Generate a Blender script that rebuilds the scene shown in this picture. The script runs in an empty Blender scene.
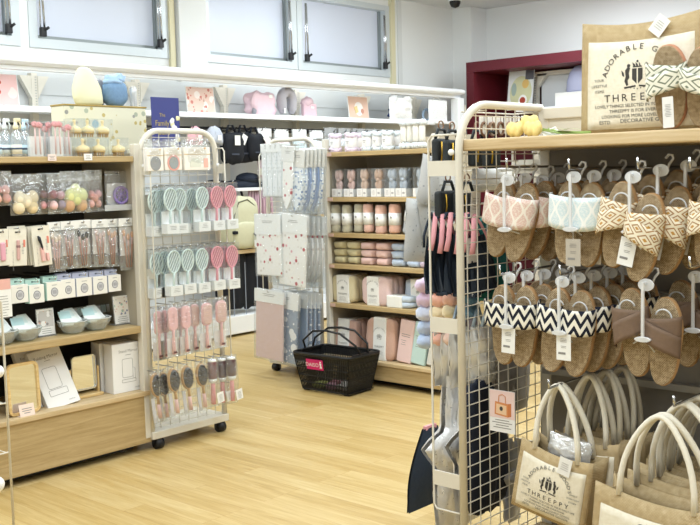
import bpy, bmesh, math, random
from mathutils import Vector, Matrix, Euler, noise
random.seed(7)
C = bpy.context.scene.collection
PI = math.pi
def R_(d): return math.radians(d)
def lin(c):
    if isinstance(c, str):
        c = c.lstrip('#'); c = [int(c[i:i+2], 16)/255 for i in (0, 2, 4)]
    return tuple(((v/12.92) if v <= .04045 else ((v+.055)/1.055)**2.4) for v in c) + (1,)

# ------------------------------------------------------------------ camera
FPX, YAW, PIT, ROL, HC = 995.5, R_(42.12), R_(5.167), R_(-1.39), 1.25
Fv = Vector((math.cos(YAW)*math.cos(PIT), math.sin(YAW)*math.cos(PIT), -math.sin(PIT)))
R0 = Fv.cross(Vector((0, 0, 1))).normalized(); U0 = R0.cross(Fv)
Rv = R0*math.cos(ROL)+U0*math.sin(ROL); Uv = -R0*math.sin(ROL)+U0*math.cos(ROL)
cam = bpy.data.cameras.new('camera'); co = bpy.data.objects.new('camera', cam); C.objects.link(co)
cam.sensor_width = 36; cam.lens = FPX*36/700; cam.clip_start = .05
m3 = Matrix((Rv, Uv, -Fv)).transposed(); co.matrix_world = Matrix.Translation((0, 0, HC)) @ m3.to_4x4()
bpy.context.scene.camera = co
def at(px, py, ax, v):
    """point of the photograph that lies on the real plane x/y/z = v"""
    d = Fv+Rv*((px-350)/FPX)-Uv*((py-262.5)/FPX); i = 'xyz'.index(ax); o = Vector((0, 0, HC))
    return o+d*((v-o[i])/d[i])

# ------------------------------------------------------------------ materials
MATS = {}
class NT:
    def __init__(s, name):
        s.m = bpy.data.materials.new(name); s.m.use_nodes = True; s.t = s.m.node_tree; s.n = s.t.nodes; s.n.clear()
        s.out = s.n.new('ShaderNodeOutputMaterial'); s.c = None
    def N(s, ty, **k):
        n = s.n.new(ty)
        for a, b in k.items(): setattr(n, a, b)
        return n
    def L(s, a, b): s.t.links.new(a, b)
    def val(s, sock, v):
        if isinstance(v, bpy.types.NodeSocket): s.L(v, sock)
        else: sock.default_value = v
    def math(s, op, a, b=0.0, c=0.0):
        n = s.N('ShaderNodeMath', operation=op)
        s.val(n.inputs[0], a); s.val(n.inputs[1], b); s.val(n.inputs[2], c); return n.outputs[0]
    def coord(s, kind='Object', scale=(1, 1, 1), rot=(0, 0, 0), loc=(0, 0, 0)):
        t = s.N('ShaderNodeTexCoord'); mp = s.N('ShaderNodeMapping')
        s.L(t.outputs[kind], mp.inputs[0]); mp.inputs['Scale'].default_value = scale
        mp.inputs['Rotation'].default_value = rot; mp.inputs['Location'].default_value = loc; return mp.outputs[0]
    def sep(s, v):
        n = s.N('ShaderNodeSeparateXYZ'); s.L(v, n.inputs[0]); return n.outputs
    def noise(s, vec, scale, detail=3, rough=.5, dist=0):
        n = s.N('ShaderNodeTexNoise'); s.L(vec, n.inputs['Vector']); n.inputs['Scale'].default_value = scale
        n.inputs['Detail'].default_value = detail; n.inputs['Roughness'].default_value = rough
        n.inputs['Distortion'].default_value = dist; return n.outputs['Fac']
    def ramp(s, f, stops):
        n = s.N('ShaderNodeValToRGB'); s.val(n.inputs[0], f); e = n.color_ramp.elements
        while len(e) < len(stops): e.new(.5)
        for k, (p, c) in enumerate(stops): e[k].position = p; e[k].color = lin(c)
        return n.outputs[0]
    def mix(s, f, a, b):
        n = s.N('ShaderNodeMix', data_type='RGBA'); s.val(n.inputs[0], f)
        s.val(n.inputs[6], lin(a) if isinstance(a, str) else a); s.val(n.inputs[7], lin(b) if isinstance(b, str) else b)
        return n.outputs[2]
    def bump(s, h, strength=.3, dist=.002):
        n = s.N('ShaderNodeBump'); s.val(n.inputs['Height'], h); n.inputs['Strength'].default_value = strength
        n.inputs['Distance'].default_value = dist; return n.outputs[0]
    def pbr(s, col, rough=.5, metal=0, nor=None, spec=.5, **kw):
        p = s.N('ShaderNodeBsdfPrincipled'); s.val(p.inputs['Base Color'], lin(col) if isinstance(col, str) else col)
        s.val(p.inputs['Roughness'], rough); p.inputs['Metallic'].default_value = metal
        p.inputs['Specular IOR Level'].default_value = spec
        if nor is not None: s.L(nor, p.inputs['Normal'])
        for a, b in kw.items(): s.val(p.inputs[a.replace('_', ' ')], b)
        s.L(p.outputs[0], s.out.inputs[0]); s.p = p; return s
def M(col, rough=.55, metal=0, nz=0.0, ns=60, bump=0.0, spec=.4, sheen=0):
    """plain procedural material with faint mottling (nz) and bump"""
    k = (col, rough, metal, nz, ns, bump, spec, sheen)
    if k in MATS: return MATS[k]
    t = NT('surface'); v = t.coord()
    n = t.noise(v, ns, 3)
    c = lin(col)
    a = tuple(max(0, x*(1-nz)) for x in c[:3])+(1,); b = tuple(min(1, x*(1+nz)) for x in c[:3])+(1,)
    cc = t.mix(n, a, b) if nz else c
    kw = {'Sheen_Weight': sheen} if sheen else {}
    t.pbr(cc, rough, metal, t.bump(n, bump, .004) if bump else None, spec, **kw)
    MATS[k] = t.m; return t.m
def wood(name, c1, c2, c3, axis='X', rough=.5):
    t = NT(name); sc = {'X': (1.2, 22, 22), 'Y': (22, 1.2, 22)}[axis]
    v = t.coord('Object', sc); n = t.noise(v, 2.2, 6, .62, 1.2)
    f = t.noise(t.coord('Object', tuple(x*7 for x in sc)), 3, 3, .6)
    f2 = t.math('ADD', t.math('MULTIPLY', n, .75), t.math('MULTIPLY', f, .25))
    c = t.ramp(f2, [(.30, c1), (.5, c2), (.70, c3)])
    t.pbr(c, rough, 0, t.bump(f, .08, .001), .35); return t.m
OAK = wood('oak_veneer', '#a0875a', '#b69d70', '#c6ae84')
OAKD = wood('oak_edge', '#b89c72', '#cbb38a', '#d7c29e')
LWOOD = wood('bamboo', '#c9a468', '#dcbd84', '#e8cf9d')
BWOOD = wood('beech', '#a97a45', '#c39458', '#d0a66c')
def floor_mat():
    t = NT('laminate'); v = t.coord('Object', (1, 1, 1), (0, 0, R_(90)))
    b = t.N('ShaderNodeTexBrick'); t.L(v, b.inputs['Vector']); b.offset = .37; b.offset_frequency = 3
    b.inputs['Scale'].default_value = 1; b.inputs['Brick Width'].default_value = .92; b.inputs['Row Height'].default_value = .101
    b.inputs['Mortar Size'].default_value = .0007; b.inputs['Mortar Smooth'].default_value = .3
    b.inputs['Color1'].default_value = (0, 0, 0, 1); b.inputs['Color2'].default_value = (1, 1, 1, 1); b.inputs['Mortar'].default_value = (.3, .3, .3, 1)
    rgb = b.outputs['Color']
    s = t.N('ShaderNodeSeparateColor'); t.L(rgb, s.inputs[0]); br = s.outputs[0]
    off = t.N('ShaderNodeCombineXYZ'); t.val(off.inputs[0], t.math('MULTIPLY', br, 13.0)); t.val(off.inputs[2], t.math('MULTIPLY', br, 7.0))
    v2 = t.coord('Object', (14, .9, 1)); ad = t.N('ShaderNodeVectorMath', operation='ADD'); t.L(v2, ad.inputs[0]); t.L(off.outputs[0], ad.inputs[1])
    n = t.noise(ad.outputs[0], 1.6, 6, .6, 1.5)
    v3 = t.coord('Object', (110, 4, 1)); f = t.noise(v3, 1.5, 5, .7, .6)
    g = t.math('ADD', t.math('MULTIPLY', n, .52), t.math('ADD', t.math('MULTIPLY', f, .36), t.math('MULTIPLY', br, .12)))
    c = t.ramp(g, [(.28, '#a38449'), (.44, '#bb9e64'), (.58, '#c9b07a'), (.74, '#d5c192')])
    c = t.mix(b.outputs['Fac'], c, '#a97f43')
    t.pbr(c, t.math('ADD', .30, t.math('MULTIPLY', n, .16)), 0, t.bump(f, .05, .001), .42); return t.m
def film(name, fac=.14, rough=.12, bump=.6, tint='#ffffff', haze=.05, bs=45):
    """thin transparent plastic: see-through, glossy, crumpled"""
    t = NT(name); tr = t.N('ShaderNodeBsdfTransparent'); gl = t.N('ShaderNodeBsdfGlossy'); df = t.N('ShaderNodeBsdfDiffuse')
    tr.inputs[0].default_value = lin(tint); gl.inputs[0].default_value = (1, 1, 1, 1); gl.inputs['Roughness'].default_value = rough
    df.inputs[0].default_value = (.85, .86, .87, 1)
    if bump:
        n = t.noise(t.coord(), bs, 2, .5, .8); nb = t.bump(n, bump, .01); t.L(nb, gl.inputs['Normal'])
    a = t.N('ShaderNodeMixShader'); a.inputs[0].default_value = haze; t.L(tr.outputs[0], a.inputs[1]); t.L(df.outputs[0], a.inputs[2])
    b = t.N('ShaderNodeMixShader'); b.inputs[0].default_value = fac; t.L(a.outputs[0], b.inputs[1]); t.L(gl.outputs[0], b.inputs[2])
    t.L(b.outputs[0], t.out.inputs[0]); return t.m
FILM = film('clear_film', .11, .14, .8, '#f6f8f9', .07)
FILM2 = film('hazy_film', .16, .25, .9, '#f0f3f4', .16)
PVC = film('clear_box_plastic', .10, .05, 0, '#f7f9fa', .035)
FROST = film('frosted_plastic', .10, .3, 0, '#ffffff', .62)
def weave(name, c1, c2, c3, sc=1.0, bstr=.6):
    t = NT(name); v = t.coord('Object')
    o = t.sep(v)
    a = t.math('SINE', t.math('MULTIPLY', o[0], 1050*sc)); b = t.math('SINE', t.math('MULTIPLY', o[2], 1050*sc))
    w = t.math('MULTIPLY', a, b)
    n = t.noise(t.coord('Object', (1, 1, .25)), 300, 3, .7); n3 = t.noise(t.coord('Object', (.25, 1, 1)), 260, 2, .6); n2 = t.noise(v, 60, 2)
    f = t.math('ADD', t.math('MULTIPLY', w, .12), t.math('ADD', t.math('MULTIPLY', n, .45), t.math('ADD', t.math('MULTIPLY', n3, .4), t.math('MULTIPLY', n2, .15))))
    c = t.ramp(f, [(.34, c1), (.5, c2), (.64, c3)])
    t.pbr(c, .9, 0, t.bump(f, bstr, .003), .1); return t.m
JUTE = weave('woven_footbed', '#7b684d', '#a28c6e', '#c2af90')
JUTED = weave('dark_woven_footbed', '#66543c', '#8b7454', '#a98f6c')
BURLAP = weave('burlap', '#a08a62', '#b9a37c', '#ccb896', .8, .4)
CANVAS = weave('cotton_canvas', '#ddd3bc', '#e8e0cc', '#efe8d7', 1.2, .15)
def uvpat(name, fn, rough=.8, nz=.06):
    """pattern from a function of the surface's own u,v coordinates; returns a colour socket"""
    t = NT(name); u = t.sep(t.coord('UV')); c = fn(t, u[0], u[1])
    n = t.noise(t.coord(), 260, 2)
    t.pbr(c, rough, 0, t.bump(n, .25, .002), .25); return t.m
def chevron(t, u, v):
    z = t.math('MULTIPLY', t.math('PINGPONG', t.math('MULTIPLY', u, 4.4), .5), 1.7)
    f = t.math('FRACT', t.math('ADD', t.math('MULTIPLY', v, 2.1), z))
    return t.mix(t.math('GREATER_THAN', f, .47), '#1f2231', '#efebe0')
def lozenge(n, w, a, b, c=None):
    def fn(t, u, v):
        d = t.math('ADD', t.math('PINGPONG', t.math('MULTIPLY', u, n), .5), t.math('PINGPONG', t.math('MULTIPLY', v, n*w), .5))
        r = t.math('FRACT', t.math('MULTIPLY', d, 3.0))
        k = t.math('LESS_THAN', r, .3); col = t.mix(k, a, b)
        if c: col = t.mix(t.math('LESS_THAN', d, .14), col, c); col = t.mix(t.math('GREATER_THAN', d, .88), col, c)
        return col
    return fn
def ogee(n, w, a, b):
    def fn(t, u, v):
        cx = t.math('SINE', t.math('MULTIPLY', v, n*w*PI*2)); x = t.math('MULTIPLY', u, n)
        p = t.math('PINGPONG', t.math('ADD', x, t.math('MULTIPLY', cx, .0)), .5)
        q = t.math('ABSOLUTE', t.math('SUBTRACT', t.math('ADD', t.math('MULTIPLY', p, 2.0), t.math('MULTIPLY', t.math('COSINE', t.math('MULTIPLY', v, n*w*PI*2)), .38)), .5))
        nn = t.noise(t.coord('UV'), 26, 2)
        body = t.mix(t.math('MULTIPLY', t.math('GREATER_THAN', nn, .52), .55), b, a)
        return t.mix(t.math('LESS_THAN', q, .16), body, a)
    return fn
CHEV = uvpat('navy_chevron', chevron)
GEOB = uvpat('brown_lozenge', lozenge(3.0, .55, '#e9dfc8', '#a2794a', '#c0924d'))
GEOG = uvpat('green_lozenge', lozenge(2.6, .5, '#eceadc', '#79806c'))
OGP = uvpat('pink_ogee', ogee(3.6, .36, '#f2eae0', '#dfc0b6'))
OGB = uvpat('blue_ogee', ogee(3.6, .36, '#f0f2f0', '#cfdfe4'))
def spots(name, base, cols, scale=40, thr=.28, rough=.6):
    """small flower/berry blobs scattered over cloth or print"""
    t = NT(name); v = t.coord('Object'); c = lin(base)
    col = None
    for k, (cc, s, th) in enumerate(cols):
        vo = t.N('ShaderNodeTexVoronoi'); t.L(t.coord('Object', (1, .2, 1), (0, 0, 0), (k*3.3, 0, k*1.7)), vo.inputs['Vector']); vo.inputs['Scale'].default_value = s
        sp = t.N('ShaderNodeSeparateColor'); t.L(vo.outputs['Color'], sp.inputs[0])
        keep = t.math('MULTIPLY', t.math('LESS_THAN', vo.outputs['Distance'], th), t.math('GREATER_THAN', sp.outputs[0], .45))
        col = t.mix(keep, col if col is not None else c, cc)
    t.pbr(col, rough, 0, None, .3); return t.m
BERRY = spots('berry_print', '#f3f0ec', [('#d8cfc8', 30, .22), ('#dfa3ab', 21, .17), ('#b5303f', 19, .22)])
BLUEF = spots('blue_flower_print', '#8f9fb6', [('#f0f1f3', 17, .46), ('#93a3ba', 17, .10), ('#f0f1f3', 48, .30)])
STRIPF = spots('blue_sprig_print', '#e9ecee', [('#5d7fb0', 46, .32), ('#86a3c8', 70, .3)])
SILVF = spots('pale_sprig_print', '#eceef0', [('#cfd2d4', 60, .34), ('#dadad6', 90, .3)])
PALEY = spots('pale_botanical_print', '#dfdcc4', [('#aeb5a0', 22, .26), ('#7fb0c2', 12, .22), ('#c2b070', 30, .28), ('#9a9a94', 16, .16)])
FOOD = spots('food_photo_print', '#e7c9bb', [('#f2e6df', 16, .5), ('#cf8377', 22, .3), ('#c5a08f', 30, .25)])
FOODP = spots('pink_photo_print', '#ecc3c0', [('#f0d9d3', 10, .35), ('#c8523f', 13, .22), ('#a5636b', 22, .15)])
FOODW = spots('tableware_photo_print', '#dfe3e4', [('#aeb7ba', 14, .35), ('#8e9a7a', 20, .22), ('#b9563f', 30, .18)])
GREYPH = spots('grey_photo_print', '#c9c6c3', [('#ecebe9', 40, .5), ('#94908f', 55, .35), ('#d9a98f', 70, .2)])
FLOWPH = spots('flower_photo_print', '#ece7df', [('#b99f92', 50, .3), ('#8f93a8', 60, .3), ('#a9c3b4', 48, .3), ('#dcb8ac', 70, .25)])
MIRROR = M('#f2f4f4', .02, 1)
WPAINT = M('#e9ebed', .38, 0, .02, 8); WMET = M('#d8d2c4', .35, .0, .03, 10, 0, .5); CHROME = M('#c9cacb', .18, 1)
WHITE = M('#f1f1ef', .5, 0, .02); PAPER = M('#ecebe7', .7, 0, .02, 30); INK = M('#4a4846', .6); INKG = M('#8b8885', .6); BLACK = M('#17171a', .45, 0, .1)
NAVY = M('#1a2130', .75, 0, .15, 80, .3); GREYB = M('#8f8a80', .6, 0, .04, 6)
PINKP = M('#e9b3b6', .35); MINT = M('#d6e5e0', .35); ROSE = M('#eb9faa', .35)

# ------------------------------------------------------------------ geometry
def Tm(loc=(0, 0, 0), rot=(0, 0, 0), sc=(1, 1, 1)):
    return Matrix.LocRotScale(Vector(loc), Euler(rot), Vector(sc))
class MB:
    def __init__(s): s.v = []; s.f = []; s.m = []; s.s = []; s.uv = []
    def add(s, vs, fs, m=0, smooth=False, T=None, uvs=None):
        o = len(s.v); s.v += [(T @ Vector(p)) if T is not None else Vector(p) for p in vs]
        for i, f in enumerate(fs):
            s.f.append([o+k for k in f]); s.m.append(m); s.s.append(smooth); s.uv.append(uvs[i] if uvs else None)
        return s
    def bm(s, b, m=0, smooth=False, T=None):
        b.verts.index_update(); vs = [v.co.copy() for v in b.verts]; fs = [[v.index for v in f.verts] for f in b.faces]; b.free()
        return s.add(vs, fs, m, smooth, T)
    def box(s, x0, x1, y0, y1, z0, z1, m=0, T=None, bev=0, seg=2):
        if bev:
            b = bmesh.new(); bmesh.ops.create_cube(b, size=1)
            for v in b.verts: v.co = Vector(((x0+x1)/2+v.co.x*(x1-x0), (y0+y1)/2+v.co.y*(y1-y0), (z0+z1)/2+v.co.z*(z1-z0)))
            bmesh.ops.bevel(b, geom=list(b.edges), offset=bev, segments=seg, affect='EDGES', profile=.5)
            return s.bm(b, m, False, T)
        vs = [(x, y, z) for x in (x0, x1) for y in (y0, y1) for z in (z0, z1)]
        return s.add(vs, [(0, 1, 3, 2), (4, 6, 7, 5), (0, 4, 5, 1), (2, 3, 7, 6), (0, 2, 6, 4), (1, 5, 7, 3)], m, False, T)
    def tube(s, pts, r, m=0, T=None, n=8, closed=False, flat=1.0, caps=True):
        P = [Vector(p) for p in pts]; rr = r if isinstance(r, (list, tuple)) else [r]*len(P); N = len(P)
        vs = []; up = None
        for i, p in enumerate(P):
            if closed: d = (P[(i+1) % N]-P[i-1])
            else: d = (P[min(i+1, N-1)]-P[max(i-1, 0)])
            d.normalize()
            if up is None: up = Vector((0, 0, 1)) if abs(d.z) < .9 else Vector((1, 0, 0))
            a = d.cross(up)
            if a.length < 1e-5: a = d.cross(Vector((0, 1, 0)))
            a.normalize(); b = a.cross(d).normalized(); up = b
            for k in range(n):
                t = 2*PI*k/n; vs.append(p+a*math.cos(t)*rr[i]+b*math.sin(t)*rr[i]*flat)
        fs = []
        for i in range(N if closed else N-1):
            j = (i+1) % N
            for k in range(n): l = (k+1) % n; fs.append((i*n+k, i*n+l, j*n+l, j*n+k))
        if not closed and caps: fs.append(tuple(range(n-1, -1, -1))); fs.append(tuple((N-1)*n+k for k in range(n)))
        return s.add(vs, fs, m, n > 5, T)
    def lathe(s, prof, n=20, m=0, T=None, sx=1, sy=1, smooth=True):
        vs = []; fs = []
        for r, z in prof:
            for k in range(n): t = 2*PI*k/n; vs.append((r*math.cos(t)*sx, r*math.sin(t)*sy, z))
        for i in range(len(prof)-1):
            for k in range(n): l = (k+1) % n; fs.append((i*n+k, i*n+l, (i+1)*n+l, (i+1)*n+k))
        if prof[0][0] > 1e-6: fs.append(tuple(range(n-1, -1, -1)))
        if prof[-1][0] > 1e-6: fs.append(tuple((len(prof)-1)*n+k for k in range(n)))
        return s.add(vs, fs, m, smooth, T)
    def prism(s, out, y0, y1, m=0, T=None, bev=0, smooth=False):
        """outline in x,z extruded from y0 (front) to y1"""
        n = len(out); vs = []; rings = []
        def ring(ins, y):
            o = [Vector(p) for p in out]; c = sum(o, Vector((0, 0)))/n; r = []
            for i, p in enumerate(o):
                if ins:
                    e = (o[(i+1) % n]-o[i-1]); e.normalize(); nn = Vector((-e.y, e.x))
                    if nn.dot(c-p) < 0: nn = -nn
                    p = p+nn*ins
                r.append((p.x, y, p.y))
            return r
        L = [(bev, y0), (0, y0+bev), (0, y1-bev), (bev, y1)] if bev else [(0, y0), (0, y1)]
        for ins, y in L: vs += ring(ins, y)
        k = len(L); fs = [tuple(range(n)), tuple((k-1)*n+i for i in range(n-1, -1, -1))]
        s.add(vs, fs, m, False, T)
        fs = [((a)*n+i, (a+1)*n+i, (a+1)*n+(i+1) % n, a*n+(i+1) % n) for a in range(k-1) for i in range(n)]
        return s.add(vs, fs, m, smooth, T)
    def blob(s, c, r, m=0, T=None, seg=12, rings=8, e=1.0, wob=0, egg=0, sd=0):
        vs = []; fs = []
        def sp(x): return math.copysign(abs(x)**e, x)
        for i in range(rings+1):
            a = -PI/2+PI*i/rings
            for k in range(seg):
                b = 2*PI*k/seg; q = Vector((sp(math.cos(a))*sp(math.cos(b)), sp(math.cos(a))*sp(math.sin(b)), sp(math.sin(a))))
                f = 1+wob*noise.noise(q*2.1+Vector((sd*3.7, sd, 0))); g = 1-egg*q.z
                vs.append((c[0]+q.x*r[0]*f*g, c[1]+q.y*r[1]*f*g, c[2]+q.z*r[2]*f))
        for i in range(rings):
            for k in range(seg): l = (k+1) % seg; fs.append((i*seg+k, i*seg+l, (i+1)*seg+l, (i+1)*seg+k))
        return s.add(vs, fs, m, True, T)
    def grid(s, fn, nu, nv, m=0, T=None, thick=0, smooth=True, tv=(0, 1, 0)):
        """sheet from fn(u,v)->xyz with uv; thick gives it a back"""
        P = [Vector(fn(i/nu, j/nv)) for j in range(nv+1) for i in range(nu+1)]; W = nu+1
        fs = []; uv = []
        for j in range(nv):
            for i in range(nu):
                a = j*W+i; fs.append((a, a+1, a+W+1, a+W)); uv.append([(i/nu, j/nv), ((i+1)/nu, j/nv), ((i+1)/nu, (j+1)/nv), (i/nu, (j+1)/nv)])
        if thick:
            n0 = len(P)
            nr = []
            for j in range(nv+1):
                for i in range(nu+1):
                    dx = P[j*W+min(i+1, nu)]-P[j*W+max(i-1, 0)]; dy = P[min(j+1, nv)*W+i]-P[max(j-1, 0)*W+i]
                    q = dx.cross(dy); q = q.normalized() if q.length > 1e-9 else Vector(tv); nr.append(q)
            P += [p-nr[k]*thick for k, p in enumerate(P[:n0])]
            for k in range(len(fs)): f = fs[k]; fs.append(tuple(n0+x for x in reversed(f))); uv.append(list(reversed(uv[k])))
            edge = [i for i in range(W)]+[j*W+nu for j in range(1, nv+1)]+[nv*W+i for i in range(nu-1, -1, -1)]+[j*W for j in range(nv-1, 0, -1)]
            for k in range(len(edge)):
                a, b = edge[k], edge[(k+1) % len(edge)]; fs.append((b, a, n0+a, n0+b)); uv.append([(0, 0)]*4)
        return s.add(P, fs, m, smooth, T, uv)
    def pouch(s, w, h, d, m=0, T=None, nu=8, nv=10, wr=.15, sd=0, flat=.25, top=None):
        """pillow bag hanging down from z=0: width w, height h, bulge d"""
        for sg in (-1, 1):
            def fn(u, v):
                x = (u-.5)*w; z = -h*v; k = (max(0, math.sin(PI*u))**flat)*(max(0, math.sin(PI*min(1, v*.97+.03)))**.6)
                if top: k *= min(1, v/top)
                nn = noise.noise(Vector((u*5+sd, v*6, sg*3.1+sd)))
                ed = .012*noise.noise(Vector((v*4+sd, u*3, 5)))
                return (x+ed*w*2, sg*(d/2*k*(1+wr*nn*2))+wr*.02*nn, z)
            s.grid(fn, nu, nv, m, T)
        return s
    def obj(s, name, mats, parent=None, T=None):
        me = bpy.data.meshes.new(name); me.from_pydata([tuple(v) for v in s.v], [], s.f)
        for q in (mats if isinstance(mats, (list, tuple)) else [mats]): me.materials.append(q)
        for p, mi, sm in zip(me.polygons, s.m, s.s): p.material_index = mi; p.use_smooth = sm
        if any(s.uv):
            ul = me.uv_layers.new(name='UVMap')
            for p, q in zip(me.polygons, s.uv):
                if q:
                    for li, c in zip(p.loop_indices, q): ul.data[li].uv = c
        me.validate(); me.update()
        b = bmesh.new(); b.from_mesh(me); bmesh.ops.recalc_face_normals(b, faces=b.faces); b.to_mesh(me); b.free()
        o = bpy.data.objects.new(name, me); C.objects.link(o)
        if parent is not None: o.parent = parent
        if T is not None: o.matrix_local = T
        return o
TXT = {}
def text_geo(t, bold=False):
    if t in TXT: return TXT[t]
    cu = bpy.data.curves.new('t', 'FONT'); cu.body = t; cu.size = 1; cu.align_x = 'CENTER'; cu.resolution_u = 2
    o = bpy.data.objects.new('t', cu); C.objects.link(o)
    if bold: cu.offset = .012
    me = o.to_mesh(); r = ([v.co.copy() for v in me.vertices], [list(p.vertices) for p in me.polygons]); o.to_mesh_clear()
    bpy.data.objects.remove(o); bpy.data.curves.remove(cu); TXT[t] = r; return r
def lettering(mb, t, size, x, z, y, m=0, T=None, sx=1.0, rot=0.0):
    """letters on the plane y, facing -y, reading along +x"""
    v, f = text_geo(t); c, sn = math.cos(rot), math.sin(rot)
    vs = [(x+(p.x*sx*c-p.y*sn)*size, y, z+(p.x*sx*sn+p.y*c)*size) for p in v]; mb.add(vs, f, m, False, T)
def bars(mb, x, z, w, n, h, y, gap, m=0, T=None, sd=0):
    """tiny illegible print lines"""
    r = random.Random(sd)
    for i in range(n):
        ww = w*(.6+.4*r.random()); zz = z-i*gap; mb.add([(x-ww/2, y, zz), (x+ww/2, y, zz), (x+ww/2, y, zz+h), (x-ww/2, y, zz+h)], [(0, 1, 2, 3)], m, False, T)
def empty(name, loc=(0, 0, 0), rz=0, label=None, cat=None, group=None, rot=None):
    o = bpy.data.objects.new(name, None); o.empty_display_size = .05; C.objects.link(o)
    o.location = loc; o.rotation_euler = rot if rot else (0, 0, rz)
    if label: tag(o, label, cat, group)
    return o
def tag(o, label, cat, group=None):
    o['label'] = label; o['category'] = cat
    if group: o['group'] = group
    return o
def struct(o): o['kind'] = 'structure'; return o
def kids(o): return [c for c in bpy.data.objects if c.parent == o]
KID = {}
def dup(o, label=None, group=None, loc=None, rz=None, _par=None):
    """copy of a thing and of all its parts"""
    c = o.copy(); C.objects.link(c)
    if _par is not None: c.parent = _par
    if o.name not in KID: KID[o.name] = kids(o)
    for k in KID[o.name]: dup(k, _par=c)
    if label: c['label'] = label
    if group: c['group'] = group
    if loc is not None: c.location = loc
    if rz is not None: c.rotation_euler = (0, 0, rz)
    return c
ORD = ['first', 'second', 'third', 'fourth', 'fifth', 'sixth', 'seventh', 'eighth', 'ninth', 'tenth', 'eleventh', 'twelfth']
FA = 0.0            # things that face the aisle from the left-hand gondola (local -y = world -y)
FB = -PI/2          # things that face the aisle from the far and right-hand gondolas (local -y = world -x)
def ell(cx, cz, rx, rz, n=24, e=1.0):
    o = []
    for k in range(n):
        t = 2*PI*k/n; c, s_ = math.cos(t), math.sin(t)
        o.append((cx+math.copysign(abs(c)**e, c)*rx, cz+math.copysign(abs(s_)**e, s_)*rz))
    return o
def arc(cx, cz, r, a0, a1, n=10, y=0, rz=None):
    return [(cx+r*math.cos(a0+(a1-a0)*k/n), y, cz+(rz or r)*math.sin(a0+(a1-a0)*k/n)) for k in range(n+1)]
def rrect(x0, x1, z0, z1, r, n=4):
    o = []
    for cx, cz, a in ((x1-r, z1-r, 0), (x0+r, z1-r, PI/2), (x0+r, z0+r, PI), (x1-r, z0+r, 3*PI/2)):
        for k in range(n+1): t = a+PI/2*k/n; o.append((cx+r*math.cos(t), cz+r*math.sin(t)))
    return o
# ------------------------------------------------------------------ room
WY, WX, CZ = 6.3, 8.94, 2.93
WALLM = M('#dcdddb', .85, 0, .015, 3); CEILM = M('#dcdedd', .9, 0, .03, 40, .2)
FLOORM = floor_mat()
o = MB().box(-3, WX+.3, -3, WY+.3, -.1, 0).obj('floor', FLOORM); struct(o)
o = MB().box(-3, WX+.3, -3, WY+.3, CZ, CZ+.1).obj('ceiling', CEILM); struct(o)
zb = at(100, 53, 'y', WY).z; zt = CZ-.08
def wx(px, py=40): return at(px, py, 'y', WY).x
W = [(wx(-75), wx(20)), (wx(29), wx(168)), (wx(203), wx(296)), (wx(297), wx(389))]
b = MB().box(-3, WX, WY, WY+.25, -.0, zb).box(-3, WX, WY, WY+.25, zt, CZ)
xs = [-3]+[v for w in W for v in w]+[WX]
for i in range(0, len(xs), 2):
    if xs[i+1]-xs[i] > .01: b.box(xs[i], xs[i+1], WY, WY+.25, zb, zt)
o = b.obj('wall_back', WALLM); struct(o)
def glow(name, col, e):
    t = NT(name); p = t.pbr(col, .35, 0, None, .5).p; p.inputs['Emission Color'].default_value = lin(col); p.inputs['Emission Strength'].default_value = e; return t.m
PANE = glow('daylit_blind', '#c3c8d4', .16)
ALU = M('#c3c9cb', .35, .1, .02); ALUD = M('#8b9292', .4, .3)
for k, (a, c) in enumerate(W):
    f = MB(); t = .065
    f.box(a, c, WY-.01, WY+.14, zb, zb+t).box(a, c, WY-.01, WY+.14, zt-.05, zt).box(a, a+t, WY-.01, WY+.14, zb+t, zt-.05).box(c-t, c, WY-.01, WY+.14, zb+t, zt-.05)
    f.box(a+t, c-t, WY+.05, WY+.12, zb+t, zb+t+.03, 1).box(a+t, a+t+.015, WY+.05, WY+.12, zb+t, zt-.05, 1).box(c-t-.015, c-t, WY+.05, WY+.12, zb+t, zt-.05, 1)
    w = f.obj('window_%d' % (k+1), [ALU, ALUD]); struct(w)
    MB().box(a+t, c-t, WY+.08, WY+.085, zb+t, zt-.05).obj('window_pane', PANE, w)
    for hx in ((c-t-.03,) if k in (0, 2) else (a+t+.03, c-t-.03)):
        MB().box(hx-.022, hx+.022, WY-.045, WY-.012, zb+.075, zb+.14, bev=.006).tube([(hx, WY-.03, zb+.11), (hx+.03, WY-.06, zb+.14)], .01).obj('window_handle', BLACK, w)
        MB().tube([(hx+.012, WY-.03, zb+.14), (hx, WY-.03, zt-.1)], .008).tube([(hx-.02, WY-.03, zb+.14), (hx-.012, WY-.03, zt-.1)], .005).obj('pull_rod', CHROME, w)
BEIGE = M('#cfc7a6', .6)
for k, (a, c) in enumerate(((wx(168), wx(173)), (wx(389), wx(393)))):
    o = MB().box(a, c, WY-.03, WY, zb-.1, CZ-.001).obj('trim_%d' % (k+1), BEIGE); struct(o)
o = MB().box(wx(173)+.02, W[2][0]-.005, WY-.06, WY-.0005, 0, CZ-.001, bev=.004).obj('trim_3', WALLM); struct(o)
o = MB().box(wx(401)-.06, wx(401), WY-.012, WY, 0, CZ-.001).obj('trim_4', M('#cfd0ce', .8)); struct(o)
o = MB().box(WX, WX+.2, -3, WY, 0, CZ).obj('wall_right', WALLM); struct(o)
o = MB().box(8.66, WX-.0005, 6.06, WY-.0005, 0, CZ-.001).obj('trim_5', WALLM); struct(o)
o = MB().box(-3.2, -3, -3, WY+.2, 0, CZ).obj('wall_left', WALLM); struct(o)
o = MB().box(-3, WX+.2, -3.2, -3, 0, CZ).obj('wall_front', WALLM); struct(o)
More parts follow.
